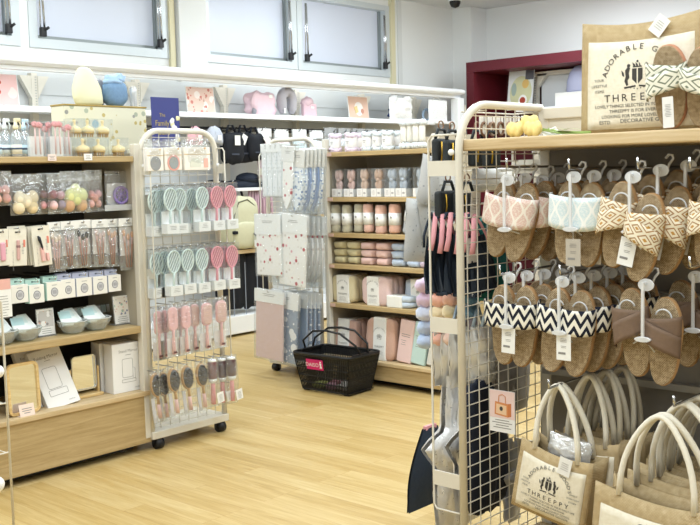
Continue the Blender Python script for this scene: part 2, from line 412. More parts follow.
# ceiling lamps: bare white batten lights over the aisles
LAMP = glow('fluorescent_tube', '#ffffff', 9)
q = []
for i, (x, y) in enumerate([(-.6, 1.2), (-.6, 4.2), (1.4, -1.2), (1.4, 1.2), (1.4, 3.0), (1.4, 5.0), (3.6, -1.2), (3.6, 1.2), (3.6, 2.9), (3.6, 5.0), (6.0, .2), (6.0, 2.4), (6.0, 4.9), (8.0, 1.6), (8.0, 4.3)]):
    l = bpy.data.lights.new('ceiling_light', 'AREA'); l.shape = 'RECTANGLE'; l.size = .35; l.size_y = 1.25; l.energy = 37; l.color = (.85, .935, 1)
    lo = bpy.data.objects.new('ceiling_light', l); C.objects.link(lo); lo.location = (x, y, CZ-.07)
for x, y in ((-.6, 2.6), (1.4, .2), (1.8, 4.2), (3.8, 1.4), (4.2, 4.4), (6.6, 1.2), (7.2, 4.0), (6.2, 5.2)):  # added point fills, no fixture there: lift the upper walls the battens miss
    l = bpy.data.lights.new('ceiling_bulb', 'POINT'); l.shadow_soft_size = .22; l.energy = 26; l.color = (.86, .94, 1)
    lo = bpy.data.objects.new('ceiling_bulb', l); C.objects.link(lo); lo.location = (x, y, CZ-.34)
s = empty('ceiling_camera', at(455, 1, 'z', CZ-.02), 0, 'small black dome fixed to the ceiling near the corner', 'camera')
MB().lathe([(.055, 0), (.055, -.02), (.04, -.055), (.0, -.07)], 16).obj('dome', BLACK, s)
MB().lathe([(.07, .0195), (.07, 0), (.05, -.003), (0, -.003)], 16).obj('base', WPAINT, s)

# ------------------------------------------------------------------ wall unit with white header rail
u = empty('wall_shelving', (0, 0, 0), 0, 'long white wall shelving unit with a rounded header rail below the windows', 'shelving')
UX0, UX1, UY = 2.6, 8.13, 5.85
prof = [(0, 0), (.0, .025), (-.03, .03), (-.055, .045), (-.06, .06), (-.05, .078), (-.025, .085), (0, .09), (.06, .09), (.06, 0)]
b = MB(); vs = [(x, UY+y, 1.955+z) for x in (UX0, UX1+.03) for y, z in prof]; n = len(prof)
b.add(vs, [tuple(range(n)), tuple(range(2*n-1, n-1, -1))]+[(i, (i+1) % n, n+(i+1) % n, n+i) for i in range(n)])
b.obj('header_rail', WPAINT, u)
MB().box(UX1-.07, UX1+.03, UY-.05, UY+.05, .16, 1.955, bev=.012).obj('end_post', WPAINT, u)
MB().box(UX0, 8.3, 6.17, 6.2, .15, 1.98).box(UX0, 8.3, 6.162, 6.17, 1.83, 1.834).obj('back_panel', M('#c9cbca', .5, .1), u)
MB().box(UX0, 7.75, 5.86, 6.165, 1.70, 1.727, bev=.004).box(UX0, 7.75, 5.86, 5.868, 1.69, 1.7).obj('upper_shelf', WPAINT, u)
MB().box(UX0, 5.42, 5.82, 6.165, 1.125, 1.15, bev=.004).obj('lower_shelf', WPAINT, u)
MB().box(5.32, 8.1, 5.9, 6.165, .86, .885, bev=.003).obj('wooden_shelf', OAK, u)
MB().box(UX0, 8.1, 5.8, 6.19, .02, .16, bev=.006).obj('plinth', WPAINT, u)
for px in (35, 138, 225.5, 297, 363, 415):
    x = at(px, 95, 'y', 6.12).x
    b = MB().box(x-.022, x+.022, 6.12, 6.168, .16, 1.97)
    for k in range(22): b.box(x+.004, x+.014, 6.118, 6.12, 1.76+k*.009*1.0, 1.764+k*.009, 1) if k % 2 == 0 else None
    b.obj('upright', [WMET, ALUD], u)
    for sg in (-1, 1):
        MB().add([(x+sg*.024, 6.118, 1.95), (x+sg*.11, 6.118, 1.95), (x+sg*.024, 6.118, 1.80), (x+sg*.024, 6.16, 1.95), (x+sg*.11, 6.16, 1.95), (x+sg*.024, 6.16, 1.80)],
                 [(0, 1, 2), (3, 5, 4), (0, 3, 4, 1), (1, 4, 5, 2), (2, 5, 3, 0)]).obj('gusset', WMET, u)
# hanging bar of the wall unit
b = MB().tube([(UX0, 6.0, 1.62), (7.7, 6.0, 1.62)], .009)
for k in range(26):
    x = 3.9+k*.14; b.tube([(x, 6.15, 1.60), (x, 5.82, 1.60), (x, 5.81, 1.62)], .004, n=5)
b.obj('hook_rail', BLACK, u)

# ------------------------------------------------------------------ wooden gondolas
def gondola(name, label, loc, rz, w, d, h, shelves, base_h, back, side_m, cat='shelf unit', drawer=True, side=True):
    """front plane at local y=0, x from 0 to w"""
    g = empty(name, loc, rz, label, cat)
    MB().box(.02, w-.02, d-.02, d, .1, h).obj('back_panel', back, g)
    if side:
        for x in (0, w-.02): MB().box(x, x+.02, .03, d, .05, h-.04).obj('side_panel', side_m, g)
    for x in (0, w-.03):
        b = MB().box(x, x+.03, -.004, .03, .06, h, bev=.004); b.obj('post', WMET, g)
    for z0, z1 in shelves:
        s = MB().box(.031, w-.031, 0, d-.021, z0, z1, bev=.003).obj('shelf', OAK, g)
        t = MB().box(.033, .075, -.003, .0, z0+.004, z1-.004).obj('end_cap', M('#d8b7a6', .5), s)
    MB().box(.0, w, -.012, d, base_h-.022, base_h, bev=.003).obj('base_deck', OAKD, g)
    MB().box(.0, w, .0, .02, .04, base_h-.024).box(.0, .018, .02, d, .04, base_h-.024).box(w-.018, w, .02, d, .04, base_h-.024).obj('kickboard', OAK, g)
    MB().box(.06, w-.06, .06, d-.05, .012, .04).obj('base_frame', BLACK, g)
    for x in (.1, w-.1):
        for y in (.1, d-.1): MB().lathe([(.02, .0), (.022, .006), (.012, .012), (.012, .04)], 10, T=Tm((x, y, 0))).obj('foot', GREYB, g)
    return g
DARKB = M('#3a352f', .7, 0, .06, 20); SIDEB = M('#b3a995', .6, 0, .02, 8)
LGX, LGY = 1.755, 3.70
gl = gondola('display_gondola', 'light oak shelf unit on the left with beauty goods and a deep oak kickboard', (LGX, LGY, 0), 0, .947, .45, 1.40, [(1.321, 1.346), (.55, .582)], .282, DARKB, SIDEB)
MB().box(.05, .88, .25, .44, 1.41, 1.42).obj('top_bar', WMET, gl) if False else None
G2X, G2Y = 4.345, 4.13
g2 = gondola('display_gondola', 'light oak shelf unit in the middle with towels and headbands on five shelves', (G2X, G2Y, 0), FB, .85, .40, 1.45,
             [(1.345, 1.372), (1.079, 1.106), (.866, .893), (.679, .706), (.444, .471)], .150, SIDEB, SIDEB)

# ------------------------------------------------------------------ wire racks on castors
def wire_rack(label, loc, rz, w=.44, h=1.46, loops=(.345, .816, 1.283), depth=.065, bottom=.05, mesh=True, dz=.035, dx=.055, panel_bottom=.10):
    g = empty('wire_rack', loc, rz, label, 'wire rack')
    b = MB(); r = .10
    pts = [(0, 0, bottom), (0, 0, h-r)]+[(r-r*math.cos(a), 0, h-r+r*math.sin(a)) for a in [PI/2*k/8 for k in range(1, 9)]]+\
          [(w-r+r*math.sin(a), 0, h-r+r*math.cos(a)) for a in [PI/2*k/8 for k in range(0, 9)]]+[(w, 0, bottom)]
    b.tube(pts, .0135, n=10, flat=1.0); b.obj('arched_frame', WMET, g)
    b = MB()
    z = panel_bottom
    while z < h-.03: b.tube([(0, .004, z), (w, .004, z)], .0019, n=5); z += dz
    x = dx
    while x < w-.01: b.tube([(x, .008, panel_bottom-.01), (x, .008, h-.012)], .0019, n=5); x += dx
    if mesh: b.obj('wire_mesh', WMET, g)
    MB().box(-.012, w+.012, -.02, .24, bottom, bottom+.035, bev=.004).obj('base', WMET, g)
    for x in (.03, w-.03):
        for y in (.0, .21):
            c = MB().box(x-.008, x+.008, y-.012, y+.012, .035, bottom).tube([(x-.018, y, .026), (x+.018, y, .026)], [.0255, .0255], n=16)
            c.obj('castor', BLACK, g)
    for sx in (0, w):
        b = MB().tube([(sx, -.005, h-.08), (sx, -depth+.012, h-.08), (sx, -depth, h-.095), (sx, -depth, .26), (sx, -depth+.01, .245), (sx, -.005, .245)], .0035, n=6)
        b.obj('side_loop', WMET, g)
        b = MB()
        for z in loops: b.box(sx-.003, sx+.003, -depth, -.004, z-.022, z+.022)
        b.obj('crossbar', WMET, g)
        MB().blob((sx, -.018, h-.16), (.009, .009, .009)).blob((sx, -.018, .19), (.009, .009, .009)).obj('knob', WHITE, g)
    return g
rk1 = wire_rack('arched cream wire rack of hairbrushes beside the left oak unit', (2.71, 3.70, 0), 0, w=.435)
rk2 = wire_rack('arched cream wire rack of printed pouches left of the towel shelves', (4.33, 4.60, 0), FB, w=.44, loops=(.345, .80, 1.27))
# rack standing at the far end of the slipper unit, seen through its mesh: faces away along +y
RX, RY = 2.31, 1.664
def hooks(g, rows, m=CHROME, r=.0028):
    """prongs: (x, z, length) in the local frame, sticking out towards -y"""
    for x, z, L in rows:
        MB().tube([(x, .006, z), (x, -L, z), (x, -L-.004, z+.012)], r, n=6).obj('hook', m, g)
# ------------------------------------------------------------------ slipper unit on the right
s = empty('slipper_gondola', (RX, RY, 0), FB, 'slipper display on the right with oak top shelf and cream arched mesh end', 'shelf unit')
SW = 1.30; SD = .45; H4 = 1.437
# local: x runs along world -y, y runs along world +x
b = MB(); r = .135
pts = [(0, 0, .05), (0, 0, H4-r)]+[(0, r-r*math.cos(a), H4-r+r*math.sin(a)) for a in [PI/2*k/8 for k in range(1, 9)]]+[(0, SD-.01, H4)]+[(0, SD, H4-.012), (0, SD, .05)]
b.tube(pts, .0118, n=10).obj('arched_end_frame', WMET, s)
b = MB(); z = .09
while z < H4-.02: b.tube([(-.003, .0 if z < H4-r else .03, z), (-.003, SD, z)], .0017, n=5); z += .0365
for y in [.045+.052*k for k in range(8)]: b.tube([(-.008, y, .08), (-.008, y, H4-.004)], .0017, n=5)
b.obj('wire_mesh', WMET, s)
GP = M('#857f76', .6, 0, .03, 5)
MB().box(.02, SW, SD-.015, SD, .08, 1.334).obj('back_panel', GP, s)
MB().box(.036, SW-.031, SD-.02, SD, 1.336, 1.40).box(.02, SW, SD-.03, SD+.01, 1.40, 1.435, bev=.003).obj('top_panel', WMET, s)
MB().box(.0, .035, SD-.02, SD+.02, .05, H4, bev=.004).obj('rear_upright', WMET, s); MB().box(SW-.03, SW, SD-.02, SD+.02, .05, H4, bev=.004).obj('rear_upright', WMET, s)
MB().box(-.005, SW, .012, SD-.022, 1.303, 1.335, bev=.004).obj('top_shelf', OAKD, s)
MB().box(.0, SW, .02, SD-.03, .05, .11, bev=.004).obj('base_deck', OAK, s)
for z in (1.22, .885):
    MB().box(.02, SW, SD-.05, SD-.02, z-.03, z, bev=.004).obj('slotted_rail', M('#9a9792', .4, .3), s)
MB().box(.02, SW, SD-.045, SD-.02, .60, .62).obj('slotted_rail', M('#9a9792', .4, .3), s)
HK = [] 
def prong(px, py, L=.36):
    """chrome prong whose tip is at the pixel, on the plane x = RX+.03"""
    p = at(px, py, 'x', RX+.03); x = RY-p.y
    o = MB().tube([(x, SD-.03, p.z-.012), (x, .03, p.z-.012), (x, .028, p.z+.014)], .0035, n=8).obj('hook', CHROME, s)
    return p
for px, py in ((507, 163), (569, 164), (638, 163), (690, 163), (500, 270), (560, 270), (628, 262), (690, 262), (549, 384), (674, 401)): prong(px, py)

# slipper pair: hanger + two soles
def sole_outline(L=.25, w=.096):
    o = []; n = 30
    for k in range(n):
        t = 2*PI*k/n; z = math.cos(t); x = math.sin(t)
        ww = w/2*(1.0+.05*z-.10*math.exp(-((z+.15)/.35)**2))
        o.append((math.copysign(abs(x)**.86, x)*ww+(.004*(1-z*z)), -L/2+z*L/2))
    return o
def slipper(mb_s, fb, st, strap, side, T, inner):
    out = sole_outline()
    mb_s.prism(out, .0, .017, 0, T, .003, True)
    ins = [(x*.972, -.125+(z+.125)*.98) for x, z in out]
    fb.prism(ins, -.0045, .0005, 0, T, .002)
    W = .050
    if strap in ('band', 'chev'):
        hz0, hz1 = (-.044, -.130) if strap == 'band' else (-.048, -.122)
        def fn(u, v):
            a = PI*(u); x = -math.cos(a)*(W+.002); y = -.005-math.sin(a)**.75*.042; sk = .012*side*(u-.5)
            z = hz0+(hz1-hz0)*v+sk-.012*math.sin(a)*(v if strap == 'band' else .3)
            return (x, y*(1-.1*v), z)
        st.grid(fn, 14, 6, 0, T, .002)
    else:
        for sg in (-1, 1):
            def fn(u, v):
                a = PI*u; x = -math.cos(a)*(W+.002); y = -.006-math.sin(a)**.75*(.040 if sg == 1 else .033)
                tt = (u-.5)*2*side; zc = (-.107-.028*tt) if sg == 1 else (-.085+.010*tt); hw = .030
                return (x, y, zc+hw*(1-2*v))
            st.grid(fn, 14, 5, 0, T, .002)
BAND = {'band': 'band', 'chev': 'chev', 'cross': 'cross'}
TAN = M('#ae875b', .55, 0, .1, 30, .15); TAND = M('#8f6238', .6, 0, .1, 30); TANP = M('#c08a6c', .6)
HANG = FROST
def slipper_pair(label, L, Rr, xp, kind, strapm, rim=TAN, group=None, tagpos=None, cat='slippers', foot=JUTE, hang=None, tagm=PAPER, dxR=.0):
    """L, Rr = ((toe px),(heel px)) of left and right slipper on the plane x = xp"""
    tl, hl = at(*L[0], 'x', xp), at(*L[1], 'x', xp); tr, hr = at(*Rr[0], 'x', xp+dxR), at(*Rr[1], 'x', xp+dxR)
    top = (tl+tr)/2; hz = max(tl.z, tr.z)+.035
    if hang: hp = at(*hang, 'x', xp-.01); top = Vector((xp, hp.y, 0)); hz = hp.z
    g = empty('slipper_pair', (xp, top.y, hz), FB, label, cat, group)
    for i, (t, h, dx) in enumerate(((tl, hl, 0), (tr, hr, dxR))):
        lx, lz = top.y-t.y, t.z-hz; d = Vector((t.y-h.y, h.z-t.z)); ang = math.atan2(d.x, -d.y); Ln = d.length/.25
        T = Tm((lx, dx, lz), (0, -ang, 0), (min(1.08, max(.9, Ln)), 1, Ln))
        a, b_, c = MB(), MB(), MB(); slipper(a, b_, c, kind, -1 if i == 0 else 1, T, i)
        so = a.obj('sole', rim, g); b_.obj('footbed', foot, so); c.obj('strap', strapm, so)
    b = MB()
    b.tube([(-.004, .004, .030), (.004, .004, .040), (.014, .004, .038), (.016, .004, .028), (.006, .004, .016), (0, .004, .0)], .0033, n=6)
    b.prism(ell(0, 0, .022, .016), -.034, -.031, bev=.001)
    b.box(-.0035, .0035, -.054, -.048, -.135, .008).box(-.0035, .0035, -.050, -.032, .002, .008).prism(ell(0, -.137, .022, .007), -.055, -.046, bev=.001)
    b.tube([(0, .004, 0), (0, -.033, 0)], .003, n=6)
    for (t, dx) in ((tl, 0), (tr, dxR)):
        lx, lz = top.y-t.y, t.z-hz; sg = -1 if lx < 0 else 1
        b.tube(arc(lx, lz-.052, .022, R_(200 if sg < 0 else -20), R_(20 if sg < 0 else 160), 10, dx-.014), .0022, n=6)
        b.tube([(sg*.004, -.05, -.135), (lx-sg*.02, dx-.02, lz-.14)], .0022, n=5)
    b.obj('hanger', HANG, g)
    if tagpos:
        p = at(*tagpos[0], 'x', xp-.045); a = tagpos[1] if len(tagpos) > 1 else 0
        q = MB().box(-.022, .022, 0, .0006, -.072, 0).add([], []); bars(q, 0, -.014, .026, 3, .0012, -.0006, .004, 1, sd=3); bars(q, 0, -.034, .024, 2, .0012, -.0006, .004, 1, sd=4)
        q.add([(-.016, -.0005, -.056), (.006, -.0005, -.056), (.006, -.0005, -.05), (-.016, -.0005, -.05)], [(0, 1, 2, 3)], 1)
        q.obj('price_tag', [tagm, INKG], g, Tm((top.y-p.y, -.045, p.z-hz), (0, a, 0)))
        MB().tube([(top.y-p.y, -.045, p.z-hz-.004), (0, -.036, -.13)], .0006, n=4).obj('tag_string', PAPER, g)
    return g
def behind(src, n, step, labels, group=None, jit=.004):
    r = random.Random(len(src.name)+n)
    for k in range(n):
        c = dup(src, labels[k] if k < len(labels) else labels[-1], group)
        c.location = src.location+Vector((step[0]*(k+1), step[1]*(k+1), step[2]*(k+1)+r.uniform(-jit, jit)))
XF = RX+.085
G_UP = 'slippers on the upper hooks'; G_LO = 'slippers on the lower hooks'
p1 = slipper_pair('pale pink ogee-patterned slipper pair, frontmost on the upper left hook', ((506, 181), (493.5, 257)), ((529, 183), (511.5, 262)), XF, 'band', OGP, group=G_UP, hang=(512, 180))
behind(p1, 3, (.055, -.022, 0), ['pale pink patterned slipper pair just behind the frontmost pink pair', 'pale pink patterned slipper pair, third on the upper left hook', 'pale pink patterned slipper pair at the back of the upper left hook'], G_UP)
p2 = slipper_pair('pale blue ogee-patterned slipper pair, frontmost on its upper hook', ((570, 180.5), (564.4, 264)), ((592, 182), (586, 267.5)), XF, 'band', OGB, group=G_UP, hang=(578, 177), tagpos=((573, 239), 0), tagm=M('#b5ada0', .7))
behind(p2, 3, (.055, -.03, 0), ['pale blue patterned slipper pair just behind the frontmost blue pair', 'pale blue patterned slipper pair, third on its upper hook', 'pale blue patterned slipper pair at the back of its upper hook'], G_UP)
p3 = slipper_pair('cream and brown lozenge cross-strap slippers in front, white price tag hanging', ((624, 181), (611, 268)), ((652.4, 193), (634.4, 282)), XF-.02, 'cross', GEOB, group=G_UP, hang=(637, 177), tagpos=((629.5, 238), R_(12)), dxR=-.02)
behind(p3, 4, (.06, -.046, .012), ['brown lozenge cross-strap slippers right behind the tagged pair', 'brown lozenge cross-strap slippers, third in their row', 'brown lozenge cross-strap slippers, fourth in their row', 'brown lozenge cross-strap slippers, rearmost in their row'], G_UP)
p4 = slipper_pair('navy zigzag slipper pair, frontmost on the lower left hook by the mesh', ((502, 284.5), (503.6, 365)), ((526.4, 286), (519.5, 367.3)), XF, 'chev', CHEV, group=G_LO, hang=(513.5, 277), tagpos=((508.5, 328), R_(2)))
behind(p4, 3, (.055, -.024, 0), ['navy zigzag slippers, second on the lower left hook', 'navy zigzag slippers, third on the lower left hook', 'navy zigzag slippers, rearmost on the lower left hook'], G_LO)
p5 = slipper_pair('navy zigzag slipper pair with a large white price tag, frontmost on the middle hook', ((559.4, 288), (549.5, 372)), ((582.3, 290.5), (573.2, 377)), XF, 'chev', CHEV, group=G_LO, hang=(566.5, 281), tagpos=((563.5, 334), 0))
behind(p5, 4, (.052, -.02, .004), ['navy zigzag slippers right behind the large-tagged pair', 'navy zigzag slippers, third on the middle hook', 'navy zigzag slippers, fourth on the middle hook', 'navy zigzag slippers, rearmost on the middle hook'], G_LO)
TAUPE = M('#76604f', .75, 0, .08, 120, .25)
p6 = slipper_pair('taupe cross-strap slipper pair, frontmost on the lower right hook', ((629.8, 288), (638.5, 377)), ((665.8, 297), (660.8, 386)), XF-.01, 'cross', TAUPE, group=G_LO, hang=(650, 284))
behind(p6, 1, (.13, -.075, .012), ['taupe cross-strap slipper pair half hidden behind the front taupe pair'], G_LO)
p7 = slipper_pair('cream zigzag slipper pair at the right frame edge of the upper row', ((712, 184), (706, 270)), ((740, 186), (732, 272)), XF, 'cross', GEOB, group=G_UP, hang=(720, 180))

# display slippers on the top shelf
def shelf_slippers():
    xp = RX+.07
    z0 = 1.336
    tl, hl = at(664, 44, 'x', xp+.03), at(656.5, 130, 'x', xp); g = empty('slipper_pair', (xp, hl.y, z0), FB, 'green and cream lozenge slippers leaning against the jute bag on the top shelf', 'slippers')
    for i, (t, h) in enumerate((((664, 44), (656.5, 130)), ((700, 46), (688, 128)))):
        a_, b_ = at(*t, 'x', xp+.03), at(*h, 'x', xp)
        d = Vector((a_.y-b_.y, b_.z-a_.z)); ang = math.atan2(d.x, -d.y); Ln = d.length/.25
        T = Tm((hl.y-a_.y, .045, a_.z-z0), (R_(10), -ang, 0), (1.0, 1, Ln))
        a, b, c = MB(), MB(), MB(); slipper(a, b, c, 'cross', -1 if i == 0 else 1, T, i)
        so = a.obj('sole', TANP, g); b.obj('footbed', JUTE, so); c.obj('strap', GEOG, so)
    p = at(670, 97, 'x', xp-.02)
    q = MB().box(-.014, .014, 0, .0006, -.075, 0); bars(q, 0, -.02, .018, 8, .001, -.0006, .004, 1, sd=9); q.obj('price_tag', [M('#e4e2de', .6), INKG], g, Tm((hl.y-p.y, -.035, p.z-z0), (0, R_(-3), 0)))
shelf_slippers()

# ------------------------------------------------------------------ jute tote bags
def crest(mb, x, z, s, y, m=1, T=None):
    """little coat of arms: shield, crown, two supporters, ribbon"""
    def P(o, e=0): mb.add([(x+a*s, y-e, z+c*s) for a, c in o], [tuple(range(len(o)))], m, False, T)
    P([(-.16, .22), (-.16, -.08), (-.02, -.22), (-.02, .22)]); P([(.02, .22), (.02, -.22), (.16, -.08), (.16, .22)])
    for i in range(3): P([(-.12+i*.09, .27), (-.16+i*.10, .40), (-.07+i*.08, .33), (-.05+i*.08, .27)])
    P([(-.14, .25), (.14, .25), (.14, .28), (-.14, .28)]); P(ell(0, .42, .035, .035, 8))
    for sg in (-1, 1):
        P([(sg*a, c) for a, c in ((.22, .25), (.30, .27), (.38, .18), (.36, .0), (.40, -.12), (.34, -.26), (.28, -.24), (.30, -.1), (.24, -.04), (.26, .1))])
        P(ell(sg*.27, .31, .055, .05, 8)); P([(sg*.42, .12), (sg*.5, .2), (sg*.47, .04), (sg*.4, 0)])
        P([(sg*.05, -.30), (sg*.40, -.34), (sg*.42, -.29), (sg*.05, -.25)])
    for i in range(5): P(ell(-.2+i*.1, -.36+.02*abs(i-2), .02, .02, 6))
def print_front(mb, w, h, y, m=1, T=None, full=True):
    """printed text of the bag, panel w x h centred at x=0, top at z=0"""
    k = w
    t = 'ADORABLE GOODS'; n = len(t)
    for i, ch in enumerate(t):
        if ch == ' ': continue
        a = R_(163)-R_(146)*i/(n-1); r = .31*k
        lettering(mb, ch, .072*k, r*math.cos(a), -.50*h+r*.95*math.sin(a), y, m, T, 1.1, a-PI/2)
    crest(mb, 0, -.43*h, .31*k, y, m, T)
    for i, l in enumerate(('YOUR', 'LIFESTYLE', 'ITEMS')): lettering(mb, l, .034*k, -.38*k, -.46*h-i*.05*k, y, m, T, 1.1)
    for i, l in enumerate(('SWEET', 'EVERYDAY', 'STORY')): lettering(mb, l, .034*k, .38*k, -.44*h-i*.055*k, y, m, T, 1.1)
    for i, ch in enumerate('THREEPPY'): lettering(mb, ch, .092*k, (-.30+i*.086)*k, -.69*h, y, m, T, 1.1)
    lettering(mb, 'LOVELY THINGS SELECTED IN YOUR DAILY LIFE', .040*k, 0, -.755*h, y, m, T, 1.0)
    lettering(mb, 'THREEPPY IS FOR EVERYONE', .040*k, 0, -.812*h, y, m, T, 1.1)
    lettering(mb, 'LOOKING FOR MORE LOVELY GOODS', .040*k, 0, -.868*h, y, m, T, 1.05)
    lettering(mb, 'ESTD.', .044*k, -.33*k, -.932*h, y, m, T, 1.1); lettering(mb, 'DECORATIVE GOODS', .048*k, .08*k, -.925*h, y, m, T, 1.1)
HND = M('#e6dfce', .8, 0, .05, 200, .2); HNDD = M('#cfc6b2', .8, 0, .05, 200, .2)
def tote(label, origin, rz, roll, w, h, d, handle=.24, group=None, handles=True, hm=HND, sway=0, printed=True, pinch=0, card=None):
    """origin = top centre of the front face; bag hangs below it"""
    g = empty('tote_bag', origin, 0, label, 'tote bag', group, rot=(0, 0, rz)); T0 = Tm((0, 0, 0), (0, roll, 0))
    b = MB(); N = 12
    def front(u, v): return ((u-.5)*w*(1+.03*v), -.012*math.sin(PI*v)*math.sin(PI*u)+pinch*abs(u-.5)*0, -h*v+sag(u)*(1-v))
    def sag(u): return -.018*math.sin(PI*u)
    b.grid(front, N, 8, 0, T0, .003)
    b.grid(lambda u, v: ((u-.5)*w*(1+.03*v), d, -h*v+sag(u)*(1-v)-.004), N, 8, 0, T0, .003)
    for sg in (-1, 1): b.grid(lambda u, v: (sg*w/2*(1+.03*v)-sg*.05*(d/.1)*math.sin(PI*u)*(1-v)*.6, u*d, -h*v-.02*math.sin(PI*u)*(1-v)), 8, 6, 0, T0, .002)
    b.box(-w/2*1.03, w/2*1.03, 0, d, -h-.003, -h, 0, T0)
    b.obj('bag_body', BURLAP, g)
    e = MB()
    e.grid(lambda u, v: ((u-.5)*w*.88*(1+.03*v), -.015*math.sin(PI*(.16+.8*v))*math.sin(PI*(.06+.88*u))-.003, -.17*h-(h*.79)*v+sag(.06+.88*u)*(1-v)*.6), 14, 10, 0, T0, .001)
    e.obj('front_panel', CANVAS, g)
    if printed:
        L = MB(); print_front(L, w*.88, h*.80, 0, 0)
        for i, p in enumerate(L.v):
            u = p.x/w+.5; v = min(1, max(0, -(p.z)/h/.8)); y = -.015*math.sin(PI*(.16+.8*v))*math.sin(PI*(.06+.88*u))-.0045
            L.v[i] = T0 @ Vector((p.x, y, p.z-.17*h))
        L.obj('lettering', M('#3f3c38', .7), g)
    if handles:
        for k, (y0, lean) in enumerate(((.0, 0), (d, 1))):
            b = MB(); pts = []; r = []
            for i in range(19):
                a = PI*i/18; x = math.cos(a)*w*.30*(1-.35*math.sin(a)**2); z = handle*math.sin(a)**.8
                p = T0 @ Vector((x, y0, -.02)); yy = y0+(d/2-y0)*.75*math.sin(a)
                pts.append((p.x+sway*math.sin(a), yy, p.z+z)); r.append(.0098)
            b.tube(pts, r, n=8, flat=.8); b.obj('handle', hm, g)
    if card:
        cx, cz, cr = card
        q = MB().box(-.019, .019, 0, .0008, -.05, 0); bars(q, 0, -.016, .024, 4, .0012, -.0006, .006, 1, sd=5)
        q.obj('price_tag', [PAPER, INKG], g, T0 @ Tm((cx, -.017, cz), (0, cr, 0)))
    return g
# bag standing on the top shelf
xb = RX+.17; pl, pr = at(582, 132, 'x', xb), at(700, 130, 'x', xb); pt = at(586, 29, 'x', xb)
bw = .335; yl = pl.y
t0 = tote('jute and cotton tote bag with a black crest standing on the top shelf', (xb, yl-bw/2-.004, 1.337+.30), FB, 0, bw, .30, .10, handles=False, card=(.075, -.012, R_(40)))
# front bag on the lower left hook, swung and tilted
a1 = at(522.6, 436, 'x', RX+.05); a2 = at(594, 464, 'x', RX+.05)
c1 = (a1+a2)/2
t1 = tote('small jute tote bag with crest print, frontmost on the lower left hook', (RX+.05, c1.y, c1.z), FB, R_(10), (a1-a2).length*1.0, .205, .085, .19, 'jute totes on the left hook', sway=-.012, card=(.040, -.008, R_(4)))
for k in range(3):
    c = tote('jute tote bag behind the small front one, %s from the front' % ORD[k+1], (RX+.15+.055*k, c1.y-.035-.012*k, c1.z+.02+.004*k), FB, R_(3), .20, .205, .05, .19, 'jute totes on the left hook', hm=HNDD if k else HND, printed=False, sway=.01*k)
a3 = at(596, 480, 'x', RX-.02); 
t2 = tote('large jute tote bag cut by the bottom right corner of the view', (RX-.02, a3.y-.165, a3.z-.012), FB, R_(4), .33, .30, .10, .215, 'jute totes on the right hook', sway=-.005)
for k in range(4):
    c = tote('large jute tote bag in the right-hand row, %s from the front' % ORD[k+1], (RX+.09+.06*k, a3.y-.20, a3.z+.006+.004*k), FB, R_(2), .33, .30, .05, .215, 'jute totes on the right hook', hm=HNDD if k > 0 else HND, printed=False, sway=.015*k-.02)
# clear bag stuffed in the small tote
o = MB().pouch(.13, .07, .06, 0, None, 10, 8, .5, 3).obj('plastic_bag', film('crumpled_bag', .25, .2, 1, '#ffffff', .45)); o.location = (RX+.09, c1.y-.02, c1.z+.03); o.rotation_euler = (0, R_(8), FB)
tag(o, 'crumpled clear plastic bag sticking out of the small front tote', 'plastic bag')
# flowers lying on the shelf
f = empty('flower_bunch', tuple(at(524, 138, 'x', RX+.10)[:2])+(1.336,), FB, 'bunch of three yellow artificial flowers lying on the top shelf', 'flowers')
YEL = M('#ecd68e', .8, 0, .12, 60, .5); GRN = M('#9db866', .6, 0, .2, 40)
f.location = (RX+.10, at(524, 138, 'x', RX+.10).y, 1.336)
for i, (x, z, y) in enumerate(((-.028, .022, 0), (.0, .040, .03), (.034, .021, -.01))):
    b = MB(); 
    for k in range(9):
        a = k*2.4; b.blob((x+.013*math.cos(a), y+.012*math.sin(a), z+.006*math.sin(a*2)), (.015, .014, .018), seg=8, rings=5, wob=.2, sd=k+i)
    b.blob((x, y, z), (.02, .019, .02), wob=.15); b.obj('flower_head', YEL, f)
b = MB()
for i, dz in enumerate((.012, .02, .016)): b.tube([(.04+.01*i, .02*i-.01, .022), (.10, .02+.005*i, dz*.6), (.19, .03, .004+.002*i)], .0022, n=6)
b.obj('stem', GRN, f)
b = MB()
for i in range(4): b.grid(lambda u, v: (.06+.07*u+.01*i, -.02+.02*i+.012*(v-.5)*math.sin(PI*u), .012+.008*math.sin(PI*u)*(1 if i % 2 else .3)), 5, 2)
b.obj('leaf', GRN, f)
q = MB().box(0, .035, 0, .0006, 0, .05).obj('tag', PAPER, f, Tm((.055, 0, .012), (R_(-60), R_(50), 0)))
# ================================================================== left-hand gondola goods (face world -y)
def setloc(o, p, rot=None):
    o.location = p
    if rot: o.rotation_euler = rot
    return o
# --- top shelf, z = 1.346
ZT = 1.3465
GOLD = M('#c9a55a', .3, .7); CREAMP = M('#efd9a4', .35)
def scalp_brush(label, loc):
    g = empty('scalp_brush_box', loc, 0, label, 'boxed scalp brush', 'scalp brushes in clear boxes')
    w = .068
    MB().box(-w/2, w/2, -w/2, w/2, 0, .082, bev=.002, seg=1).obj('clear_box', PVC, g)
    b = MB().lathe([(.026, .022), (.030, .026), (.030, .032), (.027, .040), (.016, .047), (.007, .050), (.005, .062), (.008, .070), (.006, .077), (0, .078)], 18)
    h = b.obj('brush_cap', CREAMP, g)
    MB().lathe([(.0285, .017), (.029, .019), (.029, .0225), (.0285, .0235), (.02, .0235)], 18).obj('gold_ring', GOLD, g)
    b = MB()
    for i in range(12):
        a = i*PI/6; b.lathe([(.003, .017), (.0022, .004), (0, .002)], 6, T=Tm((.022*math.cos(a), .022*math.sin(a), 0)))
    b.obj('bristles', M('#c69a4e', .4, .2), g)
    return g
